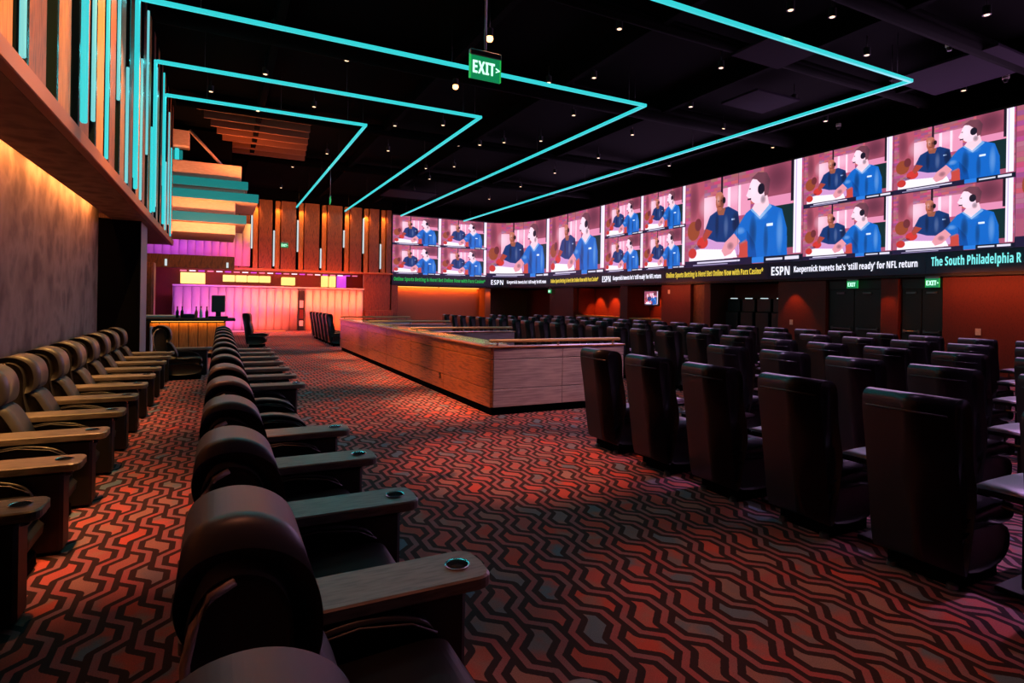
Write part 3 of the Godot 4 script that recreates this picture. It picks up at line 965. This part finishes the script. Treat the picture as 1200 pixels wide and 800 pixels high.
	span(bb, "light_shelf", -2.0, 7.2, 2.36, 2.42, 34.9, 35.74, M.red_wall, 0.01)
	area(P(2.5, 3.0, 34.8), Vector3(0, -0.2, 1), Vector2(9, 0.5), Color8(255, 170, 110), 4.0, "box_lamp")
	area(P(2.5, 3.1, 34.6), Vector3(0, -0.3, -1), Vector2(9, 0.2), Color8(255, 130, 110), 9.0, "box_lamp")
	# mezzanine at the left: wood band, pink drape behind
	span(w, "mezzanine_band", -4.9, 0.5, 2.92, 3.45, 26.8, 27.1, M.wood, 0.01)
	span(w, "mezzanine_deck", -4.9, 0.5, 3.3, 3.42, 27.1, 33.4, M.matte, 0.0)
	for k in 16:
		var a := -4.4 + k * 0.36
		part(w, "drape_fold", pillow(smooth_loop([[a, 0.0], [a + 0.358, 0.0], [a + 0.358, 0.13], [a + 0.18, 0.18], [a, 0.13]], 2), 2.2, 0.004, 1), M.drape, Vector3(0, 4.5, -33.2), Vector3(PI / 2, 0, 0))
	span(w, "mezzanine_back", -5.2, 0.5, 3.42, 7.62, 33.4, 33.6, M.matte, 0.0)
	area(P(-1.6, 3.6, 31.5), Vector3(0, 0.55, -1), Vector2(3.0, 0.2), Color8(200, 70, 255), 5.0, "unseen_wash")
	area(P(0.4, 3.6, 31.5), Vector3(0, 0.55, -1), Vector2(1.6, 0.2), Color8(255, 80, 110), 3.5, "unseen_wash")
	span(w, "band_light", -2.0, -1.92, 2.98, 3.25, 26.72, 26.78, M.stick, 0.01)
	span(w, "band_light", 0.2, 0.28, 2.98, 3.2, 26.72, 26.78, M.stick, 0.01)
	# the wall under the short end of the video wall: orange, lit from a cove
	var o := structure("wall_end")
	span(o, "cove_wall", 9.4, 15.1, 0, 2.7, 34.6, 34.8, M.fascia, 0.0)
	span(o, "cove_head", 9.0, 15.6, 2.62, 2.9, 33.6, 34.6, M.matte, 0.01)
	span(o, "side_pier", 9.0, 9.4, 0, 2.7, 33.6, 34.8, M.wood, 0.01)
	span(o, "side_pier", 15.1, 15.5, 0, 2.7, 33.7, 34.8, M.fascia, 0.01)
	span(o, "upper_wall", 9.0, 19.6, 2.7, 7.62, 34.8, 35.0, M.matte, 0.0)
	span(o, "far_wall", 15.5, 19.6, 0, 2.7, 35.3, 35.5, M.wood, 0.0)
	span(o, "cove_light", 9.5, 12.2, 2.56, 2.6, 34.44, 34.48, M.cove, 0.004)
	span(o, "cove_light", 12.3, 15.0, 2.56, 2.6, 34.44, 34.48, M.cove, 0.004)
	area(P(12.25, 2.54, 34.45), Vector3(0, -1, -0.35), Vector2(5.4, 0.05), Color8(255, 140, 50), 8.0, "cove_lamp")
	spot(P(15.3, 2.6, 33.5), P(15.3, 0.8, 33.75), 35, Color8(255, 140, 60), 1.6, 0.03, 0.7, "niche_lamp")
	span(o, "bar_front", 7.4, 9.0, 0, 1.15, 33.2, 33.4, M.wood, 0.01)

func right_wall() -> void:
	var w := structure("wall_right")
	# solid stretches of the wall below the video wall [d0, d1]; between them recesses and doors
	span(w, "upper_wall", 17.7, 17.95, 2.68, 7.62, -7.0, 30.0, M.matte, 0.0)
	for q in [[-7.0, 8.75], [9.9, 10.4], [12.15, 13.95], [17.1, 17.45], [18.2, 20.0], [22.4, 23.0], [27.2, 29.8]]:
		span(w, "wall_panel", 17.6, 17.9, 0, 2.68, q[0], q[1], M.red_wall, 0.012)
	span(w, "recess_back", 19.0, 19.2, 0, 2.68, 8.0, 35.3, M.red_wall, 0.0)
	span(w, "recess_head", 17.6, 19.1, 2.6, 2.68, -7.0, 35.3, M.matte, 0.0)
	for dd in [13.9, 17.2, 18.2, 20.0, 22.5, 27.2]:
		span(w, "recess_side", 17.9, 19.0, 0, 2.6, dd - 0.06, dd + 0.06, M.red_wall, 0.0)
	span(w, "recess_door_leaf", 17.75, 17.82, 0, 2.6, 17.45, 18.2, M.wood, 0.01)
	# niches with small orange spots and a shelf
	for q in [[21.5, 5.0], [23.7, 6.0], [25.2, 9.0], [26.6, 9.0]]:
		spot(P(18.4, 2.55, q[0]), P(18.95, 1.0, q[0]), 34, Color8(255, 110, 40), q[1], 0.03, 0.6, "niche_lamp")
	span(w, "niche_shelf", 17.7, 18.9, 1.02, 1.08, 20.1, 27.1, M.rail, 0.01)
	span(w, "niche_shelf_front", 17.75, 17.85, 0, 1.02, 20.1, 27.1, M.red_wall, 0.01)
	spot(P(17.2, 2.55, 13.3), P(17.6, 0.9, 13.2), 34, Color8(255, 110, 40), 1.6, 0.03, 0.6, "unseen_wall_wash")
	spot(P(17.2, 2.55, 10.15), P(17.6, 0.9, 10.15), 30, Color8(255, 110, 40), 1.2, 0.03, 0.6, "unseen_wall_wash")
	area(P(16.9, 2.6, 5.8), Vector3(0.6, -1, 0), Vector2(6.0, 0.06), Color8(255, 120, 60), 7.0, "unseen_wall_wash")  # these wall washes are added without fixtures to brighten the red wall
	area(P(16.9, 2.6, 19.0), Vector3(0.6, -1, 0), Vector2(2.0, 0.06), Color8(255, 120, 60), 2.0, "unseen_wall_wash")
	# double doors
	var n := 1
	for q in [[10.45, 12.1], [8.8, 9.85]]:
		var t := structure("door_%d" % n)
		var mid: float = (q[0] + q[1]) / 2
		var leaves := [[q[0], mid - 0.01], [mid + 0.01, q[1]]]
		for l in leaves:
			var leaf := span(t, "door_leaf", 17.72, 17.78, 0.02, 2.3, l[0], l[1], M.black, 0.008)
			var ln: float = l[1] - l[0]
			part(leaf, "push_bar", bev(0.05, 0.05, ln * 0.8, 0.01), M.brushed, Vector3(-0.07, -0.08, 0))
			part(leaf, "bar_bracket", bev(0.06, 0.1, 0.05, 0.01), M.brushed, Vector3(-0.05, -0.08, ln * 0.38))
			part(leaf, "bar_bracket", bev(0.06, 0.1, 0.05, 0.01), M.brushed, Vector3(-0.05, -0.08, -ln * 0.38))
			var closer := part(leaf, "door_closer", bev(0.06, 0.06, 0.26, 0.008), M.brushed, Vector3(-0.06, 1.03, 0))
		span(t, "door_head", 17.7, 17.82, 2.3, 2.62, q[0], q[1], M.black, 0.008)
		n += 1
	exit_sign("exit_sign", "green exit sign above the wider pair of black doors", P(17.5, 2.46, 11.2), -PI / 2, 0.34, 0.0)
	exit_sign("exit_sign", "green exit sign over the narrower black doors by the long red wall", P(17.5, 2.46, 8.95), -PI / 2, 0.36, 0.0)
	exit_sign("exit_sign", "small green exit sign under the curved corner of the video wall", P(17.42, 2.42, 29.5), -PI / 2, 0.33, 0.12)
	exit_sign("exit_sign", "teal exit sign fixed to the tall wood panels of the back wall", P(3.05, 4.62, 33.36), 0.0, 0.36, 0.0)
	# betting terminals in the recess
	for k in 4:
		var dd := 14.45 + k * 0.72
		var t := thing("betting_terminal", "black betting terminal in the red wall's recess, %s from the doors" % ORD[k + 1], "terminal", P(18.5, 0, dd), 0.0, "terminals in the recess")
		part(t, "cabinet", bev(0.5, 1.5, 0.6, 0.02), M.black, Vector3(0, 0.75, 0))
		part(t, "hood", bev(0.4, 0.5, 0.62, 0.02), M.shell, Vector3(0.05, 1.76, 0))
		part(t, "top_light", bev(0.08, 0.03, 0.3, 0.006), M.stick, Vector3(-0.12, 2.03, 0))
	# small television over the bar niche
	var tv := thing("wall_television", "small lit television hanging above the orange niche bar", "television", P(17.52, 2.02, 20.55))
	part(tv, "bezel", bev(0.05, 0.72, 1.0, 0.01), M.black)
	var pic := BoxMesh.new()
	pic.size = Vector3(0.01, 0.64, 0.92)
	var face := part(tv, "tv_screen", strip(0, 0.92, 0, 0.62, 0.0, 1.0), M.picture, Vector3(-0.031 + VW_B - 0.0, -0.31, -(CX - BACK_L) - 0.46), Vector3(0, -PI / 2, 0))
	face.position = Vector3(-0.035, -0.31, 0) - Basis(Vector3.UP, -PI / 2) * (vw(0.46)[0] as Vector3)
	part(tv, "bracket", bev(0.2, 0.1, 0.1, 0.01), M.black, Vector3(0.1, 0.3, 0))
	# switch plate and call points
	for q in [[7.9, 1.16, "white switch plate on the long red wall beside the doors"], [13.4, 1.2, "pale switch plate on red wall between recess and doors"], [19.5, 2.3, "small white sensor high on the red wall by the television"]]:
		var s := thing("wall_plate", q[2], "switch", P(17.585, q[1], q[0]))
		part(s, "plate", bev(0.02, 0.17, 0.12, 0.005), M.cream)
		part(s, "toggle", bev(0.02, 0.05, 0.03, 0.004), M.cream, Vector3(-0.014, 0.01, 0))

func stacked_bands() -> void:
	var t := thing("stacked_feature_bands", "stack of tan ceiling boxes edged with teal light bands", "ceiling feature")
	span(t, "core_box", -3.2, 0.3, 3.95, 7.5, 22.6, 25.0, M.matte, 0.01)
	for q in [[-1.0, 6.75, 7.28, 22.0], [0.59, 5.76, 6.28, 22.0], [0.42, 4.62, 5.04, 22.15], [0.43, 3.92, 4.26, 22.1], [0.7, 5.32, 5.46, 22.05]]:
		span(t, "tan_box", -3.2, q[0], q[1], q[2], q[3], 25.2, M.tan, 0.015)
	for q in [[0.8, 5.46, 5.74, 21.9], [1.13, 5.03, 5.32, 21.8], [0.76, 4.28, 4.58, 21.9]]:
		span(t, "light_band", -3.2, q[0], q[1], q[2], q[3], q[3] + 0.06, M.teal_soft, 0.01)
		span(t, "band_box", -3.2, q[0] - 0.02, q[1], q[2], q[3] + 0.07, 25.1, M.tan, 0.01)
	span(t, "light_band", -3.2, -1.2, 6.36, 6.66, 22.3, 22.36, M.teal_soft, 0.01)
	span(t, "light_stick", -1.42, -1.3, 6.3, 6.7, 22.2, 22.27, M.teal, 0.01)
	part(t, "slanted_edge", tube([P(-1.0, 7.3, 22.0), P(0.5, 5.8, 22.6)], 0.05, 6), M.tan)
	for q in [[-2.5, 24.9], [0.2, 24.9]]:
		part(t, "hanger_rod", tube([P(q[0], 7.4, q[1]), P(q[0], 7.62, q[1])], 0.02, 6), M.black)
	area(P(-0.6, 3.7, 20.6), Vector3(0, 0.75, -0.6), Vector2(3.0, 0.2), Color8(255, 158, 104), 22.0, "unseen_wash")
	# baffles of the ceiling behind, in the same warm light
	for k in 8:
		var d := 19.2 + k * 0.85
		var bf := thing("ceiling_baffle", "brown timber ceiling baffle, %s from the row's black-ceiling end above the stacked bands" % ORD[k + 1], "baffle", P(0.9 + 0.12 * k, 7.42, d), 0.0, "timber ceiling baffles")
		part(bf, "board", bev(3.2 - 0.1 * k, 0.36, 0.08, 0.01), M.baffle)
	area(P(0.8, 5.9, 21.4), Vector3(0.15, 1, -0.2), Vector2(2.0, 0.2), Color8(255, 130, 70), 7.0, "unseen_wash")

func counter() -> void:
	var t := thing("wood_counter", "long low wood-clad counter with toe kick between the aisle and chair rows", "counter")
	var x0 := 3.68; var xe := 6.2
	var parts_d := [7.97, 12.1, 16.2, 20.3]
	# aisle side: three bands of boards, in lengths
	var bands := [[0.13, 0.40], [0.41, 0.86], [0.87, 1.03]]
	for k in 6:
		var a := lerpf(7.97, 20.3, k / 6.0); var b := lerpf(7.97, 20.3, (k + 1) / 6.0)
		for q in bands:
			span(t, "board", x0, x0 + 0.05, q[0], q[1], a + 0.003, b - 0.003, M.counter, 0.006)
	span(t, "core", x0 + 0.05, x0 + 0.28, 0.12, 1.02, 8.02, 20.3, M.black, 0.0)
	span(t, "toe_kick", x0 + 0.06, x0 + 0.26, 0.0, 0.13, 8.04, 20.3, M.matte, 0.0)
	span(t, "ledge", x0 - 0.03, x0 + 0.42, 1.035, 1.065, 7.94, 20.35, M.counter, 0.008)
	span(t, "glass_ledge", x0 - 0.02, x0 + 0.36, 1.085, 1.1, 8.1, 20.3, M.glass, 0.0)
	for k in 7:
		var dd := 8.3 + k * 1.95
		span(t, "standoff", x0 + 0.15, x0 + 0.19, 1.06, 1.09, dd, dd + 0.04, M.chrome, 0.002)
	for i in 4:
		var d: float = parts_d[i]
		for q in bands:
			for k in 2:
				var a := lerpf(x0 + 0.053, xe, k / 2.0); var b := lerpf(x0 + 0.053, xe, (k + 1) / 2.0)
				span(t, "board", a + 0.002, b - 0.002, q[0], q[1], d, d + 0.05, M.laminate, 0.006)
		span(t, "partition", x0 + 0.28, xe, 0.12, 1.02, d + 0.05, d + 0.2, M.black, 0.0)
		span(t, "toe_kick", x0 + 0.1, xe - 0.04, 0.0, 0.13, d + 0.06, d + 0.18, M.matte, 0.0)
		span(t, "cap", x0 + 0.42, xe + 0.02, 1.035, 1.06, d - 0.02, d + 0.22, M.counter, 0.006)
		var rail := part(t, "handrail", bev(xe - x0 - 0.05, 0.05, 0.09, 0.015), M.rail, P((x0 + xe) / 2, 1.14, d + 0.1))
		for k in 3:
			part(rail, "rail_post", tube([Vector3(-1.1 + k * 1.1, -0.08, 0), Vector3(-1.1 + k * 1.1, -0.02, 0)], 0.018, 8), M.chrome)
	var o := thing("wall_outlet", "small dark outlet plate low on the counter's aisle side", "outlet", P(x0 - 0.006, 0.36, 10.2))
	part(o, "plate", bev(0.012, 0.11, 0.08, 0.003), M.black)
	part(o, "socket", bev(0.008, 0.03, 0.03, 0.002), M.brushed, Vector3(-0.005, 0, 0))

func recliners() -> void:
	var tray := make_recliner("recliner", true)
	var plain := make_recliner("padded_recliner", false)
	# row along the aisle
	var first := true
	for k in 15:
		var arm_d := 0.34 + 0.98 * k
		var at := P(-0.13, 0, arm_d - 0.49)
		if at.z > 0.9: continue
		if k == 6 or k == 7:
			if k == 6:
				plain.position = at
				plain.set_meta("label", "black padded-arm recliner, %s from the service bar in the row between both aisles" % ORD[15 - k])
				plain.set_meta("group", "padded recliners in the aisle row")
			else: dup(plain, at, 0, "black padded-arm recliner, %s from the service bar in the row between both aisles" % ORD[15 - k], "padded recliners in the aisle row")
			continue
		var lab := "black tray-armed recliner, %s from the service bar in the row between both aisles" % ORD[15 - k]
		if k == 0: continue
		if first:
			tray.position = at
			tray.set_meta("label", lab)
			tray.set_meta("group", "aisle row recliners")
			first = false
		else: dup(tray, at, 0, lab, "aisle row recliners")
	for k in 14:
		var arm_d := 1.0 + 0.98 * k
		dup(tray, P(-1.99, 0, arm_d - 0.49), 0, "black tray-armed recliner against the plaster wall, %s from the dark pier" % ORD[14 - k], "wall row recliners")
	dup(tray, P(-1.3, 0, 14.25), 0, "single black recliner beside the pier, ahead of the wall row", "")
	get_child(get_child_count() - 1).remove_meta("group")

func chairs() -> void:
	var chair := make_chair()
	var table := make_table()
	var xs := [3.9, 6.0, 8.1, 10.25, 12.4]
	var names := ["first row from the main aisle", "second row from the main aisle", "third row from the main aisle", "fourth row from the main aisle", "fifth row from the main aisle"]
	var first := true
	for r in 5:
		var n := 6 if r < 2 else 25
		for k in n:
			var d := 1.27 + 0.87 * k
			var jit := rng.randf_range(-0.03, 0.03)
			if r >= 2 and k < r - 1: continue
			var at := P(xs[r] + rng.randf_range(-0.02, 0.02), 0, d)
			var lab: String = "black high-backed chair, %s from the back-wall end of the %s" % [ORD[n - k], names[r]]
			if first:
				chair.position = at; chair.rotation.y = jit
				chair.set_meta("label", lab); chair.set_meta("group", "chairs, row 1")
				table.position = P(xs[0] + 0.66, 0, d - 0.435)
				table.set_meta("label", "grey side table after the %s chair from the back-wall end, first row from aisle" % ORD[n - k]); table.set_meta("group", "side tables, row 1")
				first = false
				continue
			dup(chair, at, jit, lab, "chairs, row %d" % (r + 1))
			dup(table, P(xs[r] + 0.66, 0, d - 0.435), 0, "grey side table after the %s chair from the back-wall end, %s from aisle" % [ORD[n - k], names[r].get_slice(" from", 0)], "side tables, row %d" % (r + 1))
	for k in 6:
		dup(chair, P(3.5, 0, 22.2 + 0.87 * k), 0, "black high-backed chair past the counter, %s from its far end" % ORD[k + 1], "chairs past the counter")
	dup(chair, P(0.75, 0, 22.6), -0.25, "lone black high-backed chair beside the end of the service bar", "")
	get_child(get_child_count() - 1).remove_meta("group")

func service_bar() -> void:
	var t := thing("service_bar", "service bar with glowing vertical wood panels and black top", "bar")
	var d := 18.8
	span(t, "bar_core", -1.75, 0.15, 0.12, 1.06, d + 0.06, d + 0.7, M.black, 0.0)
	span(t, "toe_kick", -1.7, 0.1, 0.0, 0.12, d + 0.12, d + 0.65, M.matte, 0.0)
	for k in 8:
		var a := -1.75 + k * 0.2375
		span(t, "front_panel", a + 0.008, a + 0.2295, 0.14, 1.0, d, d + 0.05, M.wood_light, 0.008)
	span(t, "bar_top", -1.9, 0.4, 1.06, 1.14, d - 0.12, d + 0.8, M.black, 0.012)
	span(t, "foot_rail", -1.75, 0.2, 0.13, 0.17, d - 0.1, d - 0.06, M.rail, 0.008)
	area(P(-0.8, 1.04, d - 0.06), Vector3(0, -1, -0.3), Vector2(1.8, 0.04), Color8(255, 170, 60), 0.5, "bar_lamp")
	span(t, "bar_light", -1.7, 0.1, 1.045, 1.058, d - 0.08, d - 0.06, M.cove, 0.002)
	var wing := thing("bar_ledge", "cream stone ledge beside the service bar, next to the pier", "ledge")
	span(wing, "ledge_top", -3.0, -0.9, 1.14, 1.2, d + 0.9, d + 1.3, M.cream, 0.01)
	span(wing, "ledge_body", -3.0, -0.95, 0.0, 1.14, d + 0.95, d + 1.25, M.wood, 0.01)
	area(P(-1.8, 2.8, d + 0.9), Vector3(0, -1, 0), Vector2(1.6, 0.2), Color8(255, 180, 90), 1.2, "bar_lamp")
	# till, bottles, lamp and glasses
	var till := thing("till_monitor", "dark point-of-sale monitor standing on the service bar", "monitor", P(-0.05, 1.14, d + 0.3))
	part(till, "stand", bev(0.14, 0.2, 0.14, 0.01), M.black, Vector3(0, 0.1, 0))
	part(till, "display_case", bev(0.36, 0.5, 0.06, 0.015), M.shell, Vector3(0, 0.42, 0), Vector3(-0.12, 0, 0))
	part(till, "keyboard", bev(0.5, 0.06, 0.24, 0.01), M.shell, Vector3(0, 0.03, 0.26))
	var bottle := lathe([[0.0, 0.0], [0.04, 0.0], [0.042, 0.18], [0.016, 0.24], [0.015, 0.31], [0.0, 0.315]], 12)
	var xs := [-1.1, -0.98, -0.62, -0.5, -0.35]
	for k in 5:
		var b := thing("bottle", ["dark green bottle at the dark end of the bar top", "dark brown bottle next to the green one on the bar", "tall amber bottle in the middle of the bar top", "pale glass bottle near the till on the bar", "dark red bottle closest to the till"][k], "bottle", P(xs[k], 1.14, d + 0.35))
		part(b, "bottle_glass", bottle, [M.black, M.shell, M.fascia, M.cream, M.red_wall][k])
		part(b, "cap", lathe([[0.0, 0.3], [0.018, 0.3], [0.018, 0.335], [0.0, 0.335]], 10), M.chrome)
	var bowl := thing("garnish_tray", "low dark garnish tray among bottles on the bar top", "tray", P(-0.8, 1.14, d + 0.25))
	part(bowl, "tray", bev(0.3, 0.09, 0.22, 0.015), M.shell, Vector3(0, 0.045, 0))
	part(bowl, "lid", bev(0.28, 0.03, 0.2, 0.01), M.brushed, Vector3(0, 0.105, 0))
	var st := thing("bar_stanchion", "pair of short white posts standing beside the pier", "posts", P(-1.42, 0, 17.0))
	for s in [-1, 1]:
		part(st, "post", lathe([[0.0, 0.0], [0.12, 0.0], [0.12, 0.03], [0.035, 0.06], [0.035, 0.95], [0.05, 0.98], [0.0, 1.0]], 14), M.cream, Vector3(0.12 * s, 0, 0))
	var cab := thing("back_bar_cabinet", "tall dark wood back-bar cabinet behind the service bar", "cabinet", P(-3.2, 0, 23.0))
	part(cab, "body", bev(2.4, 2.9, 0.6, 0.02), M.wood, Vector3(0, 1.45, 0))
	for k in 4:
		part(cab, "door", bev(0.56, 2.6, 0.04, 0.01), M.wood, Vector3(-0.87 + k * 0.58, 1.45, 0.32))
	var tot := thing("upright_display", "narrow upright display of white and red panels set into the pink partition", "display", P(3.96, 0, 33.42))
	part(tot, "case", bev(0.3, 2.2, 0.12, 0.01), M.black, Vector3(0, 1.1, 0))
	part(tot, "white_screen", bev(0.2, 0.4, 0.02, 0.004), M.cream, Vector3(0, 1.45, 0.065))
	part(tot, "red_screen", bev(0.2, 0.5, 0.02, 0.004), M.red_wall, Vector3(0, 0.9, 0.065))
	part(tot, "white_screen", bev(0.2, 0.3, 0.02, 0.004), M.cream, Vector3(0, 0.4, 0.065))

func ceiling_things() -> void:
	exit_sign("exit_sign", "large green exit sign with arrow hanging from the ceiling on a rod", P(2.47, 4.22, 5.6), 0.0, 0.36, 3.2)
	exit_sign("exit_sign", "hanging green exit sign seen edge-on above the far aisle", P(3.88, 5.7, 24.0), PI / 2 - 0.1, 0.36, 1.7)
	var can := lathe([[0.0, 0.02], [0.05, 0.02], [0.05, 0.0], [0.07, 0.0], [0.07, 0.16], [0.0, 0.16]], 14)
	var lens_ := lathe([[0.0, 0.0], [0.045, 0.0], [0.045, 0.015]], 12)
	var spots := [[7.0, 9.3], [8.0, 11.6], [7.2, 12.4], [9.1, 14.2], [8.6, 17.8], [6.1, 17.0], [8.0, 18.5], [7.4, 19.0], [8.4, 22.0], [7.5, 22.9], [9.6, 17.0], [11.8, 14.9], [4.8, 17.8], [5.4, 20.9], [12.5, 20.9], [12.6, 17.9], [15.7, 17.5], [12.6, 24.2], [12.7, 28.0], [8.3, 24.8], [8.6, 28.1], [9.3, 7.2], [12.4, 7.7], [10.2, 9.7], [13.5, 10.3], [11.5, 12.0], [13.8, 13.0], [15.8, 11.0], [16.5, 7.8], [16.9, 13.7], [2.5, 13.5], [2.3, 17.2], [-0.3, 17.3], [3.5, 22.5], [3.0, 5.7], [2.8, 2.2], [-0.5, 5.2], [2.6, 9.0], [2.6, 25.5], [-0.5, 9.5], [2.6, 30.6], [0.9, 9.4], [0.9, 12.6], [0.9, 15.3], [0.9, 18.4], [5.2, 4.6]]  # the last can belongs to the lamp added for the counter end
	spots.append_array(ADDED_ROW_LAMPS)  # cans for the added lavender lamps
	spots.append([0.7, 1.9])  # can for the lamp added above the near tray arms
	for q in spots:
		var t := thing("ceiling_downlight", "small black can downlight with a warm point of light under the black ceiling", "downlight", P(q[0], 7.2, q[1]), 0.0, "ceiling downlights")
		part(t, "can", can, M.black)
		part(t, "bulb_lens", lens_, M.down, Vector3(0, -0.001, 0))
		part(t, "stem", tube([Vector3(0, 0.15, 0), Vector3(0, 0.42, 0)], 0.012, 6), M.black)
	var stars := [["dazzling bare downlight shining right above the hanging exit sign", 4.68, 10.41], ["bright warm downlight beside the hanging exit sign, the fainter of the two", 5.02, 13.14]]
	for k in 2:
		var q: Array = stars[k]
		var t := thing("ceiling_downlight", q[0], "downlight", P(q[1], 6.96, q[2]))
		part(t, "can", can, M.black, Vector3(0, 0.02, 0))
		part(t, "bulb", lathe([[0.0, -0.08], [0.05, -0.065], [0.07, -0.03], [0.065, 0.02], [0.0, 0.04]], 14), M.star)
		part(t, "stem", tube([Vector3(0, 0.17, 0), Vector3(0, 0.66, 0)], 0.012, 6), M.black)
	var warm := Color8(255, 150, 112)
	for q in [[3.0, 5.7, 13, 56.0], [2.8, 2.2, 11, 15.0], [-0.5, 5.2, 11, 40.0], [2.4, 9.0, 15, 34.0], [2.3, 13.5, 16, 40.0], [2.3, 17.2, 18, 44.0], [3.5, 22.5, 20, 44.0], [2.6, 25.5, 20, 50.0], [2.6, 30.6, 20, 90.0], [-0.5, 9.5, 9, 24.0], [-0.3, 17.3, 14, 40.0], [7.0, 9.3, 18, 14.0], [9.3, 7.2, 20, 14.0], [8.0, 11.6, 20, 14.0], [12.4, 7.7, 22, 14.0], [11.5, 12.0, 22, 14.0]]:
		spot(P(q[0], 7.16, q[1]), P(q[0], 0, q[1]), q[2], warm, q[3], 0.05, 0.8, "downlight_lamp")
	# lavender lamps added over the chair rows to brighten the table tops
	for q in ADDED_ROW_LAMPS:
		spot(P(q[0], 7.16, q[1]), P(q[0], 0, q[1]), 15, Color8(226, 180, 255), 36.0, 0.08, 0.9, "downlight_lamp")
	spot(P(0.7, 7.16, 1.9), P(0.7, 0, 1.9), 9, warm, 14.0, 0.08, 0.9, "downlight_lamp")  # added lamp, warms the near tray arms
	# downlights turned on the counter's face
	for d in [9.4, 12.6, 15.3, 18.4]:
		spot(P(0.9, 7.16, d), P(3.68, 0.7, d), 13, Color8(255, 166, 96), 125.0, 0.25, 0.9, "downlight_lamp")
	spot(P(5.2, 7.16, 4.6), P(5.0, 0.5, 8.0), 14, Color8(255, 190, 180), 42.0, 0.2, 0.9, "downlight_lamp")  # added lamp, brightens the end face of the counter
	for q in [[4.68, 10.41, 50.0], [5.02, 13.14, 20.0]]:
		spot(P(q[0], 6.86, q[1]), P(q[0] - 0.8, 0, q[1] - 1.5), 14, warm, q[2], 0.05, 0.8, "downlight_lamp")
	# warm pin spots on the panelled wall
	for q in [[5.2, 5.2], [5.9, 6.2], [7.8, 5.6], [8.6, 6.4], [4.4, 6.0], [9.8, 5.4], [12.5, 5.4]]:
		spot(P(-0.2, 7.3, q[0] - 0.5), P(BULK_X, q[1] - 1.0, q[0]), 24, Color8(255, 184, 100), 62.0, 0.04, 0.8, "panel_lamp")
	for q in [[13.8, 6.8], [17.0, 9.1], [17.0, 11.4], [16.9, 7.1]]:
		var t := thing("dome_camera", "pale dome security camera under the ceiling near the video wall", "camera", P(q[0], 7.32, q[1]), 0.0, "dome cameras")
		part(t, "collar", lathe([[0.06, 0.0], [0.075, 0.02], [0.075, 0.1], [0.0, 0.12]], 16), M.cream)
		part(t, "dome", lathe([[0.0, -0.08], [0.04, -0.07], [0.055, -0.03], [0.06, 0.0]], 16), M.black)
		part(t, "stem", tube([Vector3(0, 0.1, 0), Vector3(0, 0.3, 0)], 0.015, 6), M.black)
